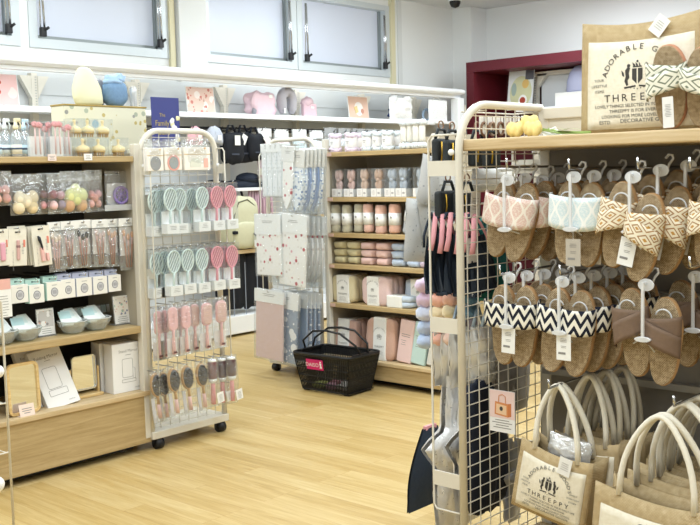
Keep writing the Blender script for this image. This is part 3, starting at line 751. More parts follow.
sb = scalp_brush('pale yellow scalp brush in clear box, front row left', at(83, 154.5, 'y', 3.76)[:2]+(ZT,) if False else (at(83, 153, 'y', 3.76).x, 3.76, ZT))
for px, z, lab in ((98, ZT, 'pale yellow scalp brush in clear box, front row middle'), (118, ZT, 'pale yellow scalp brush in clear box, front row right end'),
                   (75, ZT+.083, 'pale yellow scalp brush in clear box, upper row left'), (88, ZT+.083, 'pale yellow scalp brush in clear box, upper row middle'), (103, ZT+.083, 'pale yellow scalp brush in clear box, upper row right end')):
    q = at(px, 140, 'y', 3.77 if z == ZT else 3.80); dup(sb, lab, None, (q.x, q.y-.0, z))
# supports of the upper row: second row of boxes standing behind
for k, px in enumerate((70, 84, 98)):
    q = at(px, 140, 'y', 3.85); dup(sb, 'pale yellow scalp brush in clear box, %s in the row behind' % ('left', 'middle', 'right')[k], None, (q.x-.0, 3.85, ZT))
def swab_box(label, loc, k):
    g = empty('puff_box', loc, 0, label, 'boxed cosmetic wands', 'clear boxes of pink wands')
    MB().box(-.032, .032, -.025, .025, 0, .15, bev=.002, seg=1).obj('clear_box', PVC, g)
    MB().box(-.030, .030, .0, .022, .002, .085).obj('card_insert', WHITE, g)
    r = random.Random(k); 
    for i in range(2):
        x = -.012+.022*i; z = .115+r.uniform(-.012, .012)
        st = MB().tube([(x, -.012, .01), (x*.9, -.012, z)], .0035, n=8).obj('wand', M('#efc9c4', .4), g)
        b = MB()
        for j in range(5): a = j*1.26; b.blob((x*.9+.008*math.cos(a), -.012+.004*math.sin(a), z+.010+.006*math.sin(a)), (.008, .008, .008), seg=8, rings=5)
        b.blob((x*.9, -.014, z+.012), (.008, .008, .008), seg=8, rings=5); b.obj('flower_puff', M('#e29a9a', .6), st)
    return g
for k, px in enumerate((37, 46.5, 57, 66)):
    q = at(px, 153, 'y', 3.76+.03*(k % 2)); swab_box('clear box of pink flower-tipped wands, %s from the left on the top shelf' % ORD[k], (q.x, q.y, ZT), k)
def bottle(label, loc, k):
    g = empty('spray_bottle', loc, 0, label, 'bottle', 'spray bottles on the top shelf')
    MB().lathe([(.0, 0), (.020, .001), (.021, .006), (.021, .085), (.016, .10), (.009, .108), (.009, .12)], 16).obj('bottle_body', film('bottle_plastic', .2, .06, 0, '#dfeaf0', .3), g)
    MB().lathe([(.0215, .012), (.0215, .05)], 16).obj('blue_label', M(('#c9e1ee', '#dfe9ea', '#e6e2d2', '#c9e1ee')[k % 4], .5), g)
    b = MB().lathe([(.011, .112), (.011, .125), (.008, .128), (.006, .145), (.0, .145)], 14).box(-.006, .022, -.006, .006, .143, .158, bev=.003)
    b.tube([(.016, 0, .146), (.024, 0, .13), (.02, 0, .115)], .003, n=6); b.obj('spray_head', M(('#e8eef2', '#dfe7ea', '#e7ddb9', '#bfd9e8')[k % 4], .3), g)
    MB().lathe([(.0218, .03), (.0222, .034), (.0218, .038)], 16).obj('dark_band', M('#41526b', .4), g)
    return g
for k, px in enumerate((-3, 6, 17, 25)):
    q = at(px, 153, 'y', 3.77+.035*(k % 2)); bottle('clear spray bottle with %s, %s from the left on the top shelf' % (('pale blue label', 'white label', 'cream head', 'sky blue head')[k], ORD[k]), (q.x, q.y, ZT), k)
# patterned storage box behind
q0, q1 = at(66, 130, 'y', 4.02), at(146, 130, 'y', 4.02); qt = at(100, 105, 'y', 4.02)
g = empty('storage_box', ((q0.x+q1.x)/2, 4.02, ZT), 0, 'pale botanical print storage box with a gold top edge behind the boxed brushes', 'storage box')
hw = (q1.x-q0.x)/2+.005; hh = qt.z-ZT
MB().box(-hw, hw, 0, .11, 0, hh-.008, bev=.003).obj('box_body', PALEY, g)
MB().box(-hw-.003, hw+.003, -.003, .113, hh-.008, hh, bev=.002).obj('gold_edge', M('#a8904f', .45), g)
ZBX = ZT+hh+.0005; BXC = (q0.x+q1.x)/2
PLY = M('#e9e7c4', .85, 0, .04, 30, .2)
p = at(90, 104, 'y', 4.07); o = MB().lathe([(0, 0), (.060, .0), (.075, .010), (.078, .04), (.072, .08), (.055, .13), (.036, .165), (.018, .176), (0, .178)], 24, sy=.62).obj('bolster_cushion', PLY); o.location = (p.x, 4.075, ZBX)
for v in o.data.vertices: v.co += Vector((1, .5, 0))*.010*noise.noise(v.co*18); v.co.x -= v.co.z*.13
tag(o, 'pale yellow soft pointed bolster standing on the botanical print box', 'cushion')
p = at(105, 104, 'y', 4.09); o = MB().prism(ell(0, .065, .030, .065, 20), 0, .02, bev=.005).obj('oval_pad', M('#9a9ba3', .8)); o.location = (p.x-.01, 4.105, ZBX); tag(o, 'grey oval pad between the yellow bolster and the blue denim bundle', 'cushion')
p = at(116, 104, 'y', 4.07); g = empty('fabric_bundle', (p.x, 4.075, ZBX), 0, 'blue denim fabric bag with a light blue gathered top on the botanical print box', 'bag')
MB().blob((0, 0, .060), (.062, .042, .061), e=.7, wob=.15, seg=20, rings=12).obj('denim_body', M('#7594b4', .85, 0, .15, 90, .3), g)
MB().blob((-.008, 0, .122), (.052, .036, .030), wob=.4, sd=3, seg=20, rings=12).blob((.02, -.005, .134), (.032, .030, .022), wob=.5, sd=5, seg=16, rings=10).obj('gathered_top', M('#a5c2e2', .8, 0, .06, 40, .3), g)
p = at(133.5, 104, 'y', 4.07); o = MB().lathe([(0, 0), (.017, 0), (.018, .006), (.017, .07), (.018, .09), (.012, .098), (0, .1)], 14).obj('clear_tumbler', film('tumbler', .2, .1, .3, '#e8ecef', .35)); o.location = (p.x, 4.07, ZBX); tag(o, 'small clear tumbler at the right end of the botanical print box', 'tumbler')
# --- hooks of the left gondola
def lprong(x, z, y=3.74): MB().tube([(x-LGX, .42, z), (x-LGX, y-LGY, z), (x-LGX, y-LGY-.003, z+.010)], .0028, n=6).obj('hook', CHROME, gl)
# row 1 sponge bags
PK = lambda c: M(c, .75, 0, .05, 90, .15)
def sponge_bag(label, px, top, bot, wpx, y, cols, header=None):
    p = at(px, top, 'y', y); pb = at(px, bot, 'y', y); h = p.z-pb.z; w = at(px+wpx/2, top, 'y', y).x-at(px-wpx/2, top, 'y', y).x
    g = empty('sponge_bag', p, 0, label, 'bag of makeup sponges', 'makeup sponge bags on the top hooks')
    MB().pouch(w, h, .045, 0, None, 8, 10, .2, px, top=.45).obj('plastic_bag', FILM, g)
    MB().pouch(w*.98, h*.24, .004, 0, None, 4, 3, 0, 1).obj('bag_header', FILM2 if not header else M(header, .6), g)
    n = len(cols)
    pos = [(-.24, .80), (.22, .80), (-.20, .58), (.24, .57), (.0, .66), (.02, .46)] if n > 4 else [(-.22, .78), (.24, .78), (-.2, .52), (.2, .54)]
    for i, c in enumerate(cols):
        x, z = pos[i]; r = w*.19
        MB().blob((x*w, -.004+.006*(i % 2), -z*h), (r, min(.018, r), r*1.12), egg=.12, seg=14, rings=9).obj('makeup_sponge', PK(c), g)
    lprong(p.x, p.z-.012, y-.015); return g
sponge_bag('bag with two pink makeup sponges at the left frame edge', 0, 171, 206, 22, 3.75, ['#e6b5a4', '#dfa6a0', '#dba39d', '#e0b0aa'])
sponge_bag('bag of cream egg-shaped makeup sponges', 24, 174, 215, 31, 3.755, ['#e9d8b4', '#e8d3a8', '#efe3c8', '#eadab8', '#efe0c2'])
sponge_bag('bag of maroon and pink makeup sponges left of the yellow-green ones', 45, 173, 214, 17, 3.77, ['#dca0a4', '#c98e96', '#7d4a4f', '#8a5358'])
sponge_bag('bag of pink, maroon and violet makeup sponges', 56, 173, 214, 19, 3.745, ['#efc6c4', '#a293a8', '#9a5b63', '#cfa3ab'])
sponge_bag('bag of yellow-green and tan makeup sponges', 74, 171, 213, 29, 3.75, ['#c9a27c', '#cba680', '#dbdc9c', '#dde0a6', '#d5d898', '#e2e3b0'])
sponge_bag('bag of dusty pink makeup sponges right of the yellow-green bag', 93, 170, 212, 17, 3.775, ['#dcaea6', '#dba9a2', '#d79c98', '#dcaab0', '#e0a49c'])
p = at(117, 171, 'y', 3.78); g = empty('massage_comb_pack', p, 0, 'purple flower cut-out disc on a grey card in clear wrap', 'hair tool pack')
h = p.z-at(117, 207, 'y', 3.78).z
MB().pouch(.135, h, .03, 0, None, 8, 8, .25, 4, top=.4).obj('plastic_bag', FILM, g)
MB().box(-.055, .055, .004, .006, -h+.01, -.055).obj('backing_card', M('#d9d6d2', .7), g)
b = MB(); VIO = M('#9c87c6', .45); cz = -h+.052; R = .036
b.tube(arc(0, cz, R, 0, 2*PI, 28, 0)[:-1], .0065, closed=True, n=8, flat=1)
for i in range(8):
    a = i*PI/4; b.tube([(0, 0, cz), (R*math.cos(a), 0, cz+R*math.sin(a))], .0028, n=6)
    b.tube(arc(.0245*math.cos(a+PI/8), cz+.0245*math.sin(a+PI/8), .008, 0, 2*PI, 10, 0)[:-1], .0022, closed=True, n=6)
b.lathe([(0, -.004), (.011, -.004), (.011, .004), (0, .004)], 14, T=Tm((0, 0, cz), (PI/2, 0, 0)))
b.obj('flower_disc', VIO, g, Tm((.012, -.006, 0)))
lprong(p.x, p.z-.012, 3.77)
pt_ = at(117, 209, 'y', 3.76)
MB().box(pt_.x-LGX-.075, pt_.x-LGX+.08, .045, .16, pt_.z-.004, pt_.z).box(pt_.x-LGX-.075, pt_.x-LGX+.08, .042, .045, pt_.z-.006, pt_.z+.02).obj('clear_tray', film('acrylic', .15, .05, 0, '#eef2f2', .45), gl)
# row 2: carded tools
CARD = M('#e6e0d0', .65, 0, .02, 20)
def tool_card(label, px, top, bot, wpx, y, kind, tilt=0):
    p = at(px, top, 'y', y); h = p.z-at(px, bot, 'y', y).z; w = at(px+wpx/2, top, 'y', y).x-at(px-wpx/2, top, 'y', y).x
    g = empty('tool_card', p, 0, label, 'carded beauty tool', 'carded tools on the second hooks', rot=(0, tilt, 0))
    MB().box(-w/2, w/2, 0, .012, -h, -.03, bev=.0015, seg=1).box(-w/2, w/2, 0, .0012, -.031, 0).box(-.012, .012, -.0004, .0, -.016, -.010, 1).obj('card', [CARD, BLACK], g)
    b = MB(); bars(b, -w*.28, -.09, .006, 14, .0016, -.0006, .006, 0, sd=px); bars(b, w*.27, -.06, .010, 8, .0016, -.0006, .006, 0, sd=px+1); b.box(w*.30, w*.42, -.0006, 0, -.075, -.045, 1)
    b.obj('print', [INKG, M('#dc8573', .6)], g)
    if kind == 0: MB().box(-.011, .011, -.012, 0, -h+.02, -.055, bev=.005).obj('pink_tool', M('#e3a7b6', .35), g)
    if kind == 1:
        MB().box(-.007, .007, -.008, 0, -h+.025, -.045, bev=.003).box(-.0072, .0072, -.0082, 0, -h+.075, -h+.085, 1).obj('tweezer', [M('#cfa7a2', .35), M('#8f6a6a', .4)], g)
    if kind == 2:
        MB().prism([(-.012, -.09), (.002, -.09), (.006, -h+.02), (-.010, -h+.02)], -.012, 0, bev=.002).prism([(.012, -.115), (.024, -.115), (.026, -h+.02), (.014, -h+.02)], -.012, 0, bev=.002).obj('handle', M('#e6b7b2', .35), g)
        MB().tube([(-.018, -.008, -.04), (-.016, -.01, -.06), (-.008, -.01, -.075), (-.004, -.008, -.10)], .0045).tube([(-.011, -.008, -.045), (-.006, -.008, -.07), (-.0, -.008, -.10)], .003).obj('blade', BLACK, g)
    lprong(p.x, p.z-.013, y-.012); return g
tool_card('carded pink face tool at the left frame edge, second row', 1, 229, 266, 14, 3.75, 0)
tool_card('cream card behind the tweezers card', 16, 226, 260, 18, 3.775, 1)
tool_card('cream card with slim rose tweezers', 17.5, 229, 266, 18, 3.75, 1, R_(2))
for k in range(3): tool_card('cream card in the stack behind the razor card, %s from the front' % ORD[k+1], 36-k*2.5, 226, 264.5, 18, 3.775+.015*k, 2, R_(-3))
tool_card('cream card with pink eyebrow razor and black blade', 40, 226, 266, 18, 3.75, 2, R_(-3))
def brush_bag(label, px, top, bot, wpx, y, heads, hand, n=3, lean=0):
    p = at(px, top, 'y', y); h = p.z-at(px, bot, 'y', y).z; w = at(px+wpx/2, top, 'y', y).x-at(px-wpx/2, top, 'y', y).x
    g = empty('brush_set', p, 0, label, 'makeup brush set', 'makeup brushes in clear sleeves', rot=(0, lean, 0))
    MB().pouch(w, h, .02, 0, None, 6, 10, .3, px*1.3, top=.2).obj('plastic_sleeve', FILM, g)
    b = MB().box(-w*.48, w*.48, -.004, .004, -.036, 0); b.box(-.008, .008, -.0045, -.004, -.014, -.009, 1); bars(b, 0, -.022, w*.6, 2, .0015, -.0046, .004, 1, sd=px)
    b.obj('paper_header', [PAPER, INKG], g)
    MB().box(-w*.42, w*.42, .005, .006, -h*.72, -.04).obj('backing_card', M('#dedad6', .7), g)
    for i in range(n):
        x = (i-(n-1)/2)*w*.28; z0 = -h*(.34+.04*((i*2) % 3)); t = Tm((x, 0, 0), (0, R_(4*(i-1)), 0))
        hd = MB().tube([(0, -.002, z0), (0, -.002, z0-.03)], [.0045, .004], 0, t).tube([(0, -.002, z0-.03), (0, -.002, -h+.012)], [.004, .0024], 1, t).obj('brush_handle', [M('#d9b3ac', .35), M(hand, .4)], g)
        MB().lathe([(.0045, 0), (.0085, .01), (.0075, .022), (.003, .028), (0, .029)], 12, 0, t @ Tm((0, -.002, z0)), 1, .6).obj('bristle_head', M(heads, .8, 0, .15, 300), hd)
    lprong(p.x, p.z-.012, y-.012); return g
for a in (('set of pale makeup brushes in a clear sleeve beside the razor card', 55, 222, 272, 16, 3.76, '#e9d7c6', '#c9a19a'),
          ('makeup brush set with rose handles, second sleeve from the left', 68, 221, 269, 16, 3.755, '#b9aeb0', '#97614f'),
          ('makeup brush set with black bristle heads', 82, 220, 268, 17, 3.76, '#1d1d20', '#9c6757'),
          ('makeup brush set with pale pink bristles right of the black ones', 99, 219.5, 267, 16, 3.75, '#d9c0ba', '#a3705c'),
          ('makeup brush set with grey and peach bristles, second sleeve from the right', 111, 219, 267, 14, 3.765, '#dcb59a', '#a8745e'),
          ('makeup brush set with peach bristles at the right end', 127, 218, 270, 18, 3.75, '#e0b08c', '#b07c62')): brush_bag(*a)
for k, px in enumerate((60, 75, 90, 105, 119)): brush_bag('makeup brush sleeve hanging behind the front ones, %s from the left' % ORD[k], px, 222-.05*(px-55), 269-.05*(px-55), 14, 3.80, '#8f8587', '#7f5748')
# row 3: small boxes with round icon
def icon_box(label, px, top, bot, wpx, y, tab, tilt=0):
    p = at(px, top, 'y', y); h = p.z-at(px, bot, 'y', y).z; w = at(px+wpx/2, top, 'y', y).x-at(px-wpx/2, top, 'y', y).x; dz = .022
    g = empty('accessory_box', (p.x, p.y, p.z+dz), 0, label, 'small box', 'white boxes on the third hooks', rot=(0, tilt, 0))
    MB().box(-w/2, w/2, 0, .035, -h-dz, -dz, bev=.001, seg=1).obj('box_body', M('#ece9e1', .6), g)
    MB().box(-w/2, w/2, .030, .036, -h-dz-.001, 0).box(-w/2-.001, -w/2+.0, 0.001, .035, -h-dz, -dz).box(-.006, .006, .0292, .03, -.013, -.008, 1).obj('coloured_tab', [tab, BLACK], g)
    b = MB().prism(ell(0, -dz-h*.56, w*.24, w*.27), -.0008, -.0002); b.prism(ell(0, -dz-h*.56, w*.20, w*.23), -.0012, -.0006, 1); bars(b, 0, -dz-h*.18, w*.35, 1, .002, -.0008, .004, 0)
    for i in range(5): b.box(-w*.12+i*w*.055, -w*.10+i*w*.055, -.0016, -.0012, -dz-h*.56-w*.1, -dz-h*.56+w*.12, 0)
    b.obj('round_icon', [M('#807f85', .6), M('#c7c6c9', .6)], g)
    lprong(p.x, p.z+dz-.010, y-.012); return g
MT = M('#b4d6cb', .6); LV = M('#b7bace', .6)
for k, (px, t, bt, w_, m, lab) in enumerate(((19.5, 285, 303, 17, MT, 'white box with mint tab, leftmost on the third hook row, slightly turned'), (36.5, 285, 303, 15, MT, 'white box with mint tab, second from the left'), (54, 282, 300, 15, MT, 'white box with mint tab, third from the left'),
      (68, 279.5, 298, 14, LV, 'white box with lavender tab next to the mint ones'), (84, 278, 296, 15.5, LV, 'white box with lavender tab, third from the right'), (100, 276.5, 294, 14, LV, 'white box with lavender tab, second from the right'), (114.5, 275, 291.5, 12.5, LV, 'white box with lavender tab at the right end of its row'))):
    icon_box(lab, px, t, bt, w_, 3.755, m)
    icon_box('white box behind the %s one of the third hook row' % ORD[k], px-2.5, t-1, bt-1, w_-1, 3.80, m)
# --- shelf 2 goods, z = .582
Z2 = .5825
def sign(label, px, base, top, wpx, y, pm, z, title=False):
    p = at(px, base, 'y', y); h = at(px, top, 'y', y).z-p.z; w = at(px+wpx/2, base, 'y', y).x-at(px-wpx/2, base, 'y', y).x
    g = empty('sign_stand', (p.x, y, z), 0, label, 'sign', 'picture sign cards on the lower shelf')
    MB().box(-w/2, w/2, 0, .003, .004, h, 0, Tm((0, 0, 0), (R_(-6), 0, 0))).box(-w/2, w/2, -.01, .05, 0, .003).obj('acrylic_stand', film('sign_acrylic', .12, .05, 0, '#f4f6f6', .2), g)
    T = Tm((0, 0, 0), (R_(-6), 0, 0))
    b = MB().box(-w/2+.003, w/2-.003, -.0015, 0, .006, h-.003, 0, T); b.box(-w/2+.006, w/2-.006, -.002, -.0015, h*.34, h-.01, 1, T); bars(b, 0, h*.26, w*.7, 4, .002, -.0022, .009, 2, T, sd=px)
    b.obj('picture_card', [PAPER, pm, INKG], g); return g
sign('grey and peach picture sign card standing between two glass bowls', 47, 331, 303, 18, 3.80, GREYPH, Z2)
sign('flower picture sign card at the right end of the lower shelf', 123.5, 324.5, 295, 17, 3.80, FLOWPH, Z2)
GLASS = film('bowl_glass', .16, .05, 0, '#e8efee', .22)
def bowl(label, px, py, y, k):
    p = at(px, py, 'y', y)
    g = empty('glass_bowl', (p.x, y, Z2), 0, label, 'bowl', 'faceted clear bowls on the lower shelf')
    b = MB().lathe([(0, .003), (.034, .003), (.040, .006), (.062, .036), (.068, .056), (.066, .056), (.058, .036), (.038, .009), (0, .007)], 10, smooth=False); b.obj('bowl_wall', GLASS, g)
    MB().tube([(.067*math.cos(t*PI/5), .067*math.sin(t*PI/5), .056) for t in range(10)], .0022, closed=True, n=6).obj('rim', M('#c9cdcc', .15), g)
    for j in range(3):
        o = MB().box(-.025, .025, -.004, .004, 0, .085, bev=.002).obj('small_packet', [M('#e9eeec', .6)], None); o.data.materials.append(M('#b5d5d6', .6))
        q = MB().box(-.025, .025, -.0046, -.004, .04, .083).obj('packet_print', M(('#b9d8da', '#cfe0de', '#dfe6e2')[j], .6), o)
        o.location = (p.x-.036+.034*j, y-.022+.012*j, Z2+.040+.004*j); o.rotation_euler = (R_(-52), 0, R_(-16+14*j))
        tag(o, '%s-printed packet, %s, lying in %s' % (('teal', 'pale blue', 'white')[j], ('leftmost', 'middle', 'rightmost')[j], ('the bowl at the left frame edge', 'the second bowl from the left', 'the third bowl from the left', 'the rightmost bowl')[k]), 'packet', 'packets in the glass bowls')
def upright_packets(k, px, y):
    for j in range(4):
        p = at(px-9+6.5*j, 318, 'y', y); o = MB().box(-.020, .020, -.003, .003, 0, .085, bev=.001, seg=1).obj('clear_packet', FILM2)
        o.location = (p.x, y+.006*j, Z2+.0005); o.rotation_euler = (R_(-8), 0, R_(8*(j-1.5)))
        MB().box(-.015, .015, -.0036, -.003, .045, .08).obj('packet_card', M(('#c4d8da', '#d9dbdd')[j % 2], .6), o); MB().box(-.016, .016, -.0034, .0034, .0, .008).obj('packet_seal', M('#6d7275', .5), o)
        tag(o, 'small clear packet standing behind the %s bowl, %s from the left' % (('', '', 'third', 'rightmost')[k], ORD[j]), 'packet', 'clear packets standing behind the bowls')
upright_packets(2, 78, 3.93); upright_packets(3, 102, 3.93)
bowl('clear faceted bowl at the left frame edge', 2, 338, 3.775, 0)
bowl('clear faceted bowl of packets left of the grey picture sign', 26, 338, 3.775, 1)
bowl('clear faceted bowl with pale blue packets right of the grey sign', 73, 332, 3.775, 2)
bowl('clear faceted bowl with packets, rightmost by the flower sign', 96, 328, 3.775, 3)
# --- bottom deck goods, z=.282
ZB = .2822
def mirror_frame(b, w, h, r, t, fr, m=0, T=None):
    o = rrect(-w/2, w/2, 0, h, r, 6); i_ = rrect(-w/2+fr, w/2-fr, fr, h-fr, max(.004, r-fr), 6); n = len(o)
    vs = [(x, 0, z) for x, z in o]+[(x, 0, z) for x, z in i_]+[(x, t, z) for x, z in o]+[(x, t*.5, z) for x, z in i_]
    fs = [(k, (k+1) % n, n+(k+1) % n, n+k) for k in range(n)]+[(k, (k+1) % n, 2*n+(k+1) % n, 2*n+k) for k in range(n)]+[(n+k, n+(k+1) % n, 3*n+(k+1) % n, 3*n+k) for k in range(n)]+[tuple(2*n+k for k in range(n))]
    b.add(vs, fs, m, False, T); return [(x, z) for x, z in i_]
pb = at(26, 414, 'y', 3.73); w = at(43, 400, 'y', 3.73).x-at(9.5, 400, 'y', 3.73).x; h = at(26, 362, 'y', 3.75).z-ZB
g = empty('wooden_mirror', (pb.x, 3.73, ZB), R_(4), 'bamboo-framed rounded table mirror leaning back on the bottom shelf', 'mirror'); T = Tm((0, 0, 0.002), (R_(-2), 0, 0))
b = MB(); ins = mirror_frame(b, w, h, .028, .014, .012, 0, T); b.obj('frame', LWOOD, g)
MB().add([(x, .0065, z) for x, z in ins], [tuple(range(len(ins)))], 0, False, T).obj('mirror_glass', MIRROR, g)
MB().box(-.02, .02, .03, .036, .0, .16, 0, Tm((0, .045, 0), (R_(16), 0, 0))).obj('rear_prop', LWOOD, g)
pb = at(26.5, 416, 'y', 3.715); o = MB().box(-.034, .034, 0, .001, 0, .050, 0, Tm((0, 0, 0), (R_(-14), 0, 0))).box(-.034, .034, 0, .03, 0, .001)
bars(o, 0, .03, .045, 3, .003, -.0005, .009, 1, Tm((0, 0, 0), (R_(-14), 0, 0)), sd=2); o = o.obj('price_card', [M('#eed9cc', .6), INKG]); o.location = (pb.x, 3.703, ZB)
tag(o, 'small peach price card in front of the bamboo mirror', 'price card')
def mirror_box(name, label, x, y, w, h, d, rz, lean, title, kind, par=None):
    g = empty('mirror_box', (x, y, ZB), 0, label, 'box', rot=(lean, 0, rz))
    MB().box(-w/2, w/2, 0, d, 0, h, bev=.0015, seg=1).obj('carton', M('#f0efed', .55), g)
    b = MB(); lettering(b, title, .019, 0, h-.042, -.0006, 0); bars(b, 0, h-.055, .03, 1, .002, -.0006, .01, 0)
    def line(p): b.tube([(x_, -.0006, z_) for x_, z_ in p], .0008, closed=True, n=4)
    if kind == 0: line(rrect(-w*.27, w*.16, h*.32, h*.68, .01)); line(rrect(-w*.30, w*.26, h*.20, h*.30, .004))
    else: line(rrect(-w*.2, w*.13, h*.30, h*.68, .008)); line([(w*.13, h*.5), (w*.20, h*.46), (w*.20, h*.25), (w*.13, h*.28)]); line(rrect(-w*.22, w*.22, h*.20, h*.26, .004))
    lettering(b, 'THREEPPY' if kind else 'MIRROR', .008, w*.28, h*.06, -.0006, 0)
    b.obj('lettering', INKG, g); return g
pa, pc = at(116.5, 394.8, 'y', 3.745), at(144.7, 388, 'y', 3.745); ptp = at(114.5, 345, 'y', 3.745)
mirror_box('m', 'upright white carton printed Stand Mirror at the right end of the bottom shelf', (pa.x+pc.x)/2-.006, 3.745, pc.x-pa.x+.012, ptp.z-ZB, .07, R_(-2), 0, 'Stand Mirror', 1)
mirror_box('m', 'white carton behind the upright Stand Mirror carton', (pa.x+pc.x)/2-.02, 3.83, pc.x-pa.x, ptp.z-ZB, .07, R_(-2), 0, 'Stand Mirror', 1)
pa, pc = at(50, 406, 'y', 3.74), at(81, 399, 'y', 3.74)
mirror_box('m', 'white Folding Mirror carton leaning back beside the bamboo mirror', (pa.x+pc.x)/2, 3.745, pc.x-pa.x, .265, .032, R_(-3), R_(-30), 'Folding Mirror', 0).rotation_euler = (R_(-26), R_(-8), R_(-4))
mirror_box('m', 'white carton stacked behind the leaning Folding Mirror carton', (pa.x+pc.x)/2-.035, 3.80, pc.x-pa.x, .265, .032, 0, R_(-26), 'Folding Mirror', 0).rotation_euler = (R_(-24), R_(-8), R_(-4))
g = empty('stand_mirror', (at(88, 393, 'y', 3.80).x, 3.82, ZB), 0, 'silver-rimmed swivel mirror on a beech stand beside the white carton', 'mirror')
w = .125; h = .155; T = Tm((0, 0, .030), (R_(-1), 0, 0))
b = MB(); ins = mirror_frame(b, w, h, .018, .012, .005, 0, T); b.obj('rim', M('#d8dadb', .15, .9), g)
MB().add([(x, .006, z) for x, z in ins], [tuple(range(len(ins)))], 0, False, T).obj('mirror_glass', MIRROR, g)
for sx in (-1, 1): MB().box(sx*.072-.005, sx*.072+.005, 0, .03, .012, .13, bev=.003).obj('arm', LWOOD, g)
MB().box(-.077, .077, -.03, .06, 0, .014, bev=.003).obj('base', LWOOD, g)
# price rail tags on top shelf edge
for px, py, lab in ((52, 157.5, 'pinkish shelf price tag left of centre on the top shelf edge'), (88, 157, 'white shelf price tag under the scalp brushes')):
    p = at(px, py, 'y', LGY-.004); o = MB().box(-.02, .02, -.0012, 0, -.014, .014); bars(o, 0, .004, .028, 3, .002, -.0016, .006, 1, sd=px); o = o.obj('price_tag', [M('#ecdad2' if px < 60 else '#efede8', .6), INKG]); o.location = p; tag(o, lab, 'price tag')

# ================================================================== hairbrush rack
RY1 = 3.70
def rk1_hook(x, z, y): MB().tube([(x-2.71, .01, z), (x-2.71, y-RY1, z), (x-2.71, y-RY1-.003, z+.012)], .0026, n=6).obj('hook', CHROME, rk1)
def detangler(label, px, top, y, col, slat, lean=0, grp=None):
    p = at(px, top-5, 'y', y)
    g = empty('detangling_brush', p, 0, label, 'hairbrush', grp); H = .225
    b = MB(); z0 = -.072; rx, rz = .034, .050; T = Tm((0, -.012, 0), (0, R_(3), 0))
    b.tube([(rx*math.sin(2*PI*k/24)*(1-.12*math.cos(2*PI*k/24)*-1), 0, z0+rz*math.cos(2*PI*k/24)) for k in range(24)], .0042, 0, T, closed=True, n=8)
    b.tube([(0, 0, z0-rz), (0, 0, z0-rz-.03), (0, -.001, z0-rz-.085)], [.008, .0075, .009], 0, T, n=10, flat=.6)
    h_ = b.obj('brush_frame', col, g)
    b = MB()
    for k in range(-4, 5):
        c = k*.0135; pts = []
        for t in (-1, 1):
            # chord of the ellipse along a diagonal
            dx, dz = math.sin(R_(25)), math.cos(R_(25)); A = (dx/rx)**2+(dz/rz)**2; ox = c; B = 2*ox*dx/rx**2; Cc = (ox/rx)**2-1; D = B*B-4*A*Cc
            if D <= 0: continue
            s_ = (-B+t*math.sqrt(D))/(2*A); pts.append((ox+s_*dx, .0, z0+s_*dz))
        if len(pts) == 2: b.tube(pts, .0027, 0, T, n=5)
    b.obj('diagonal_slats', slat, h_)
    b = MB().prism(ell(0, z0, rx*.93, rz*.95, 20), .004, .007, 0, T); b.obj('brush_pad', M('#a5b4b1' if col == MINT else '#cf7b8a', .6), h_)
    b = MB().box(-.034, .034, -.022, .022, -H, -H+.045).box(-.034, .034, .016, .02, -H+.045, -.125); bars(b, 0, -H+.032, .04, 3, .0016, -.0226, .007, 1, sd=int(px)); b.obj('card_sleeve', [WHITE, INKG], g)
    MB().box(-.037, .037, -.024, .024, -H-.001, -.004, bev=.003, seg=1).obj('clear_sleeve', PVC, g)
    rk1_hook(p.x, p.z-.008, y-.03); return g
SL_M = M('#e3ece9', .35); SL_P = M('#f0b4bb', .35)
def row(data, fn): 
    for d in data: fn(*d)
G1 = 'detangling brushes on the upper row'; G2 = 'detangling brushes on the lower row'
YF, YB = 3.60, 3.655
row([('mint detangling brush, foremost left on the upper row', 168.8, 188.5, YF, MINT, SL_M, 0, G1), ('mint detangling brush tucked beside the foremost left one, upper row', 178, 189, YF+.03, MINT, SL_M, 0, G1),
     ('mint detangling brush next to the pink ones on the upper row', 200.5, 187.5, YF, MINT, SL_M, 0, G1), ('rose pink detangling brush, left one on the upper row', 215.2, 187, YF, ROSE, SL_P, 0, G1),
     ('rose pink detangling brush, right end of the upper row', 228.5, 186.3, YF, ROSE, SL_P, 0, G1),
     ('mint detangling brush at the far left back of the upper row', 153, 191, YB, MINT, SL_M, 0, G1), ('mint detangling brush second at the left back of the upper row', 160, 190, YB, MINT, SL_M, 0, G1),
     ('mint detangling brush behind the middle of the upper row', 190, 189, YB, MINT, SL_M, 0, G1), ('rose pink detangling brush half hidden between mint and pink, upper row', 207.5, 188.5, YB, ROSE, SL_P, 0, G1),
     ('rose pink detangling brush half hidden at the back right, upper row', 220, 187.5, YB, ROSE, SL_P, 0, G1)], detangler)
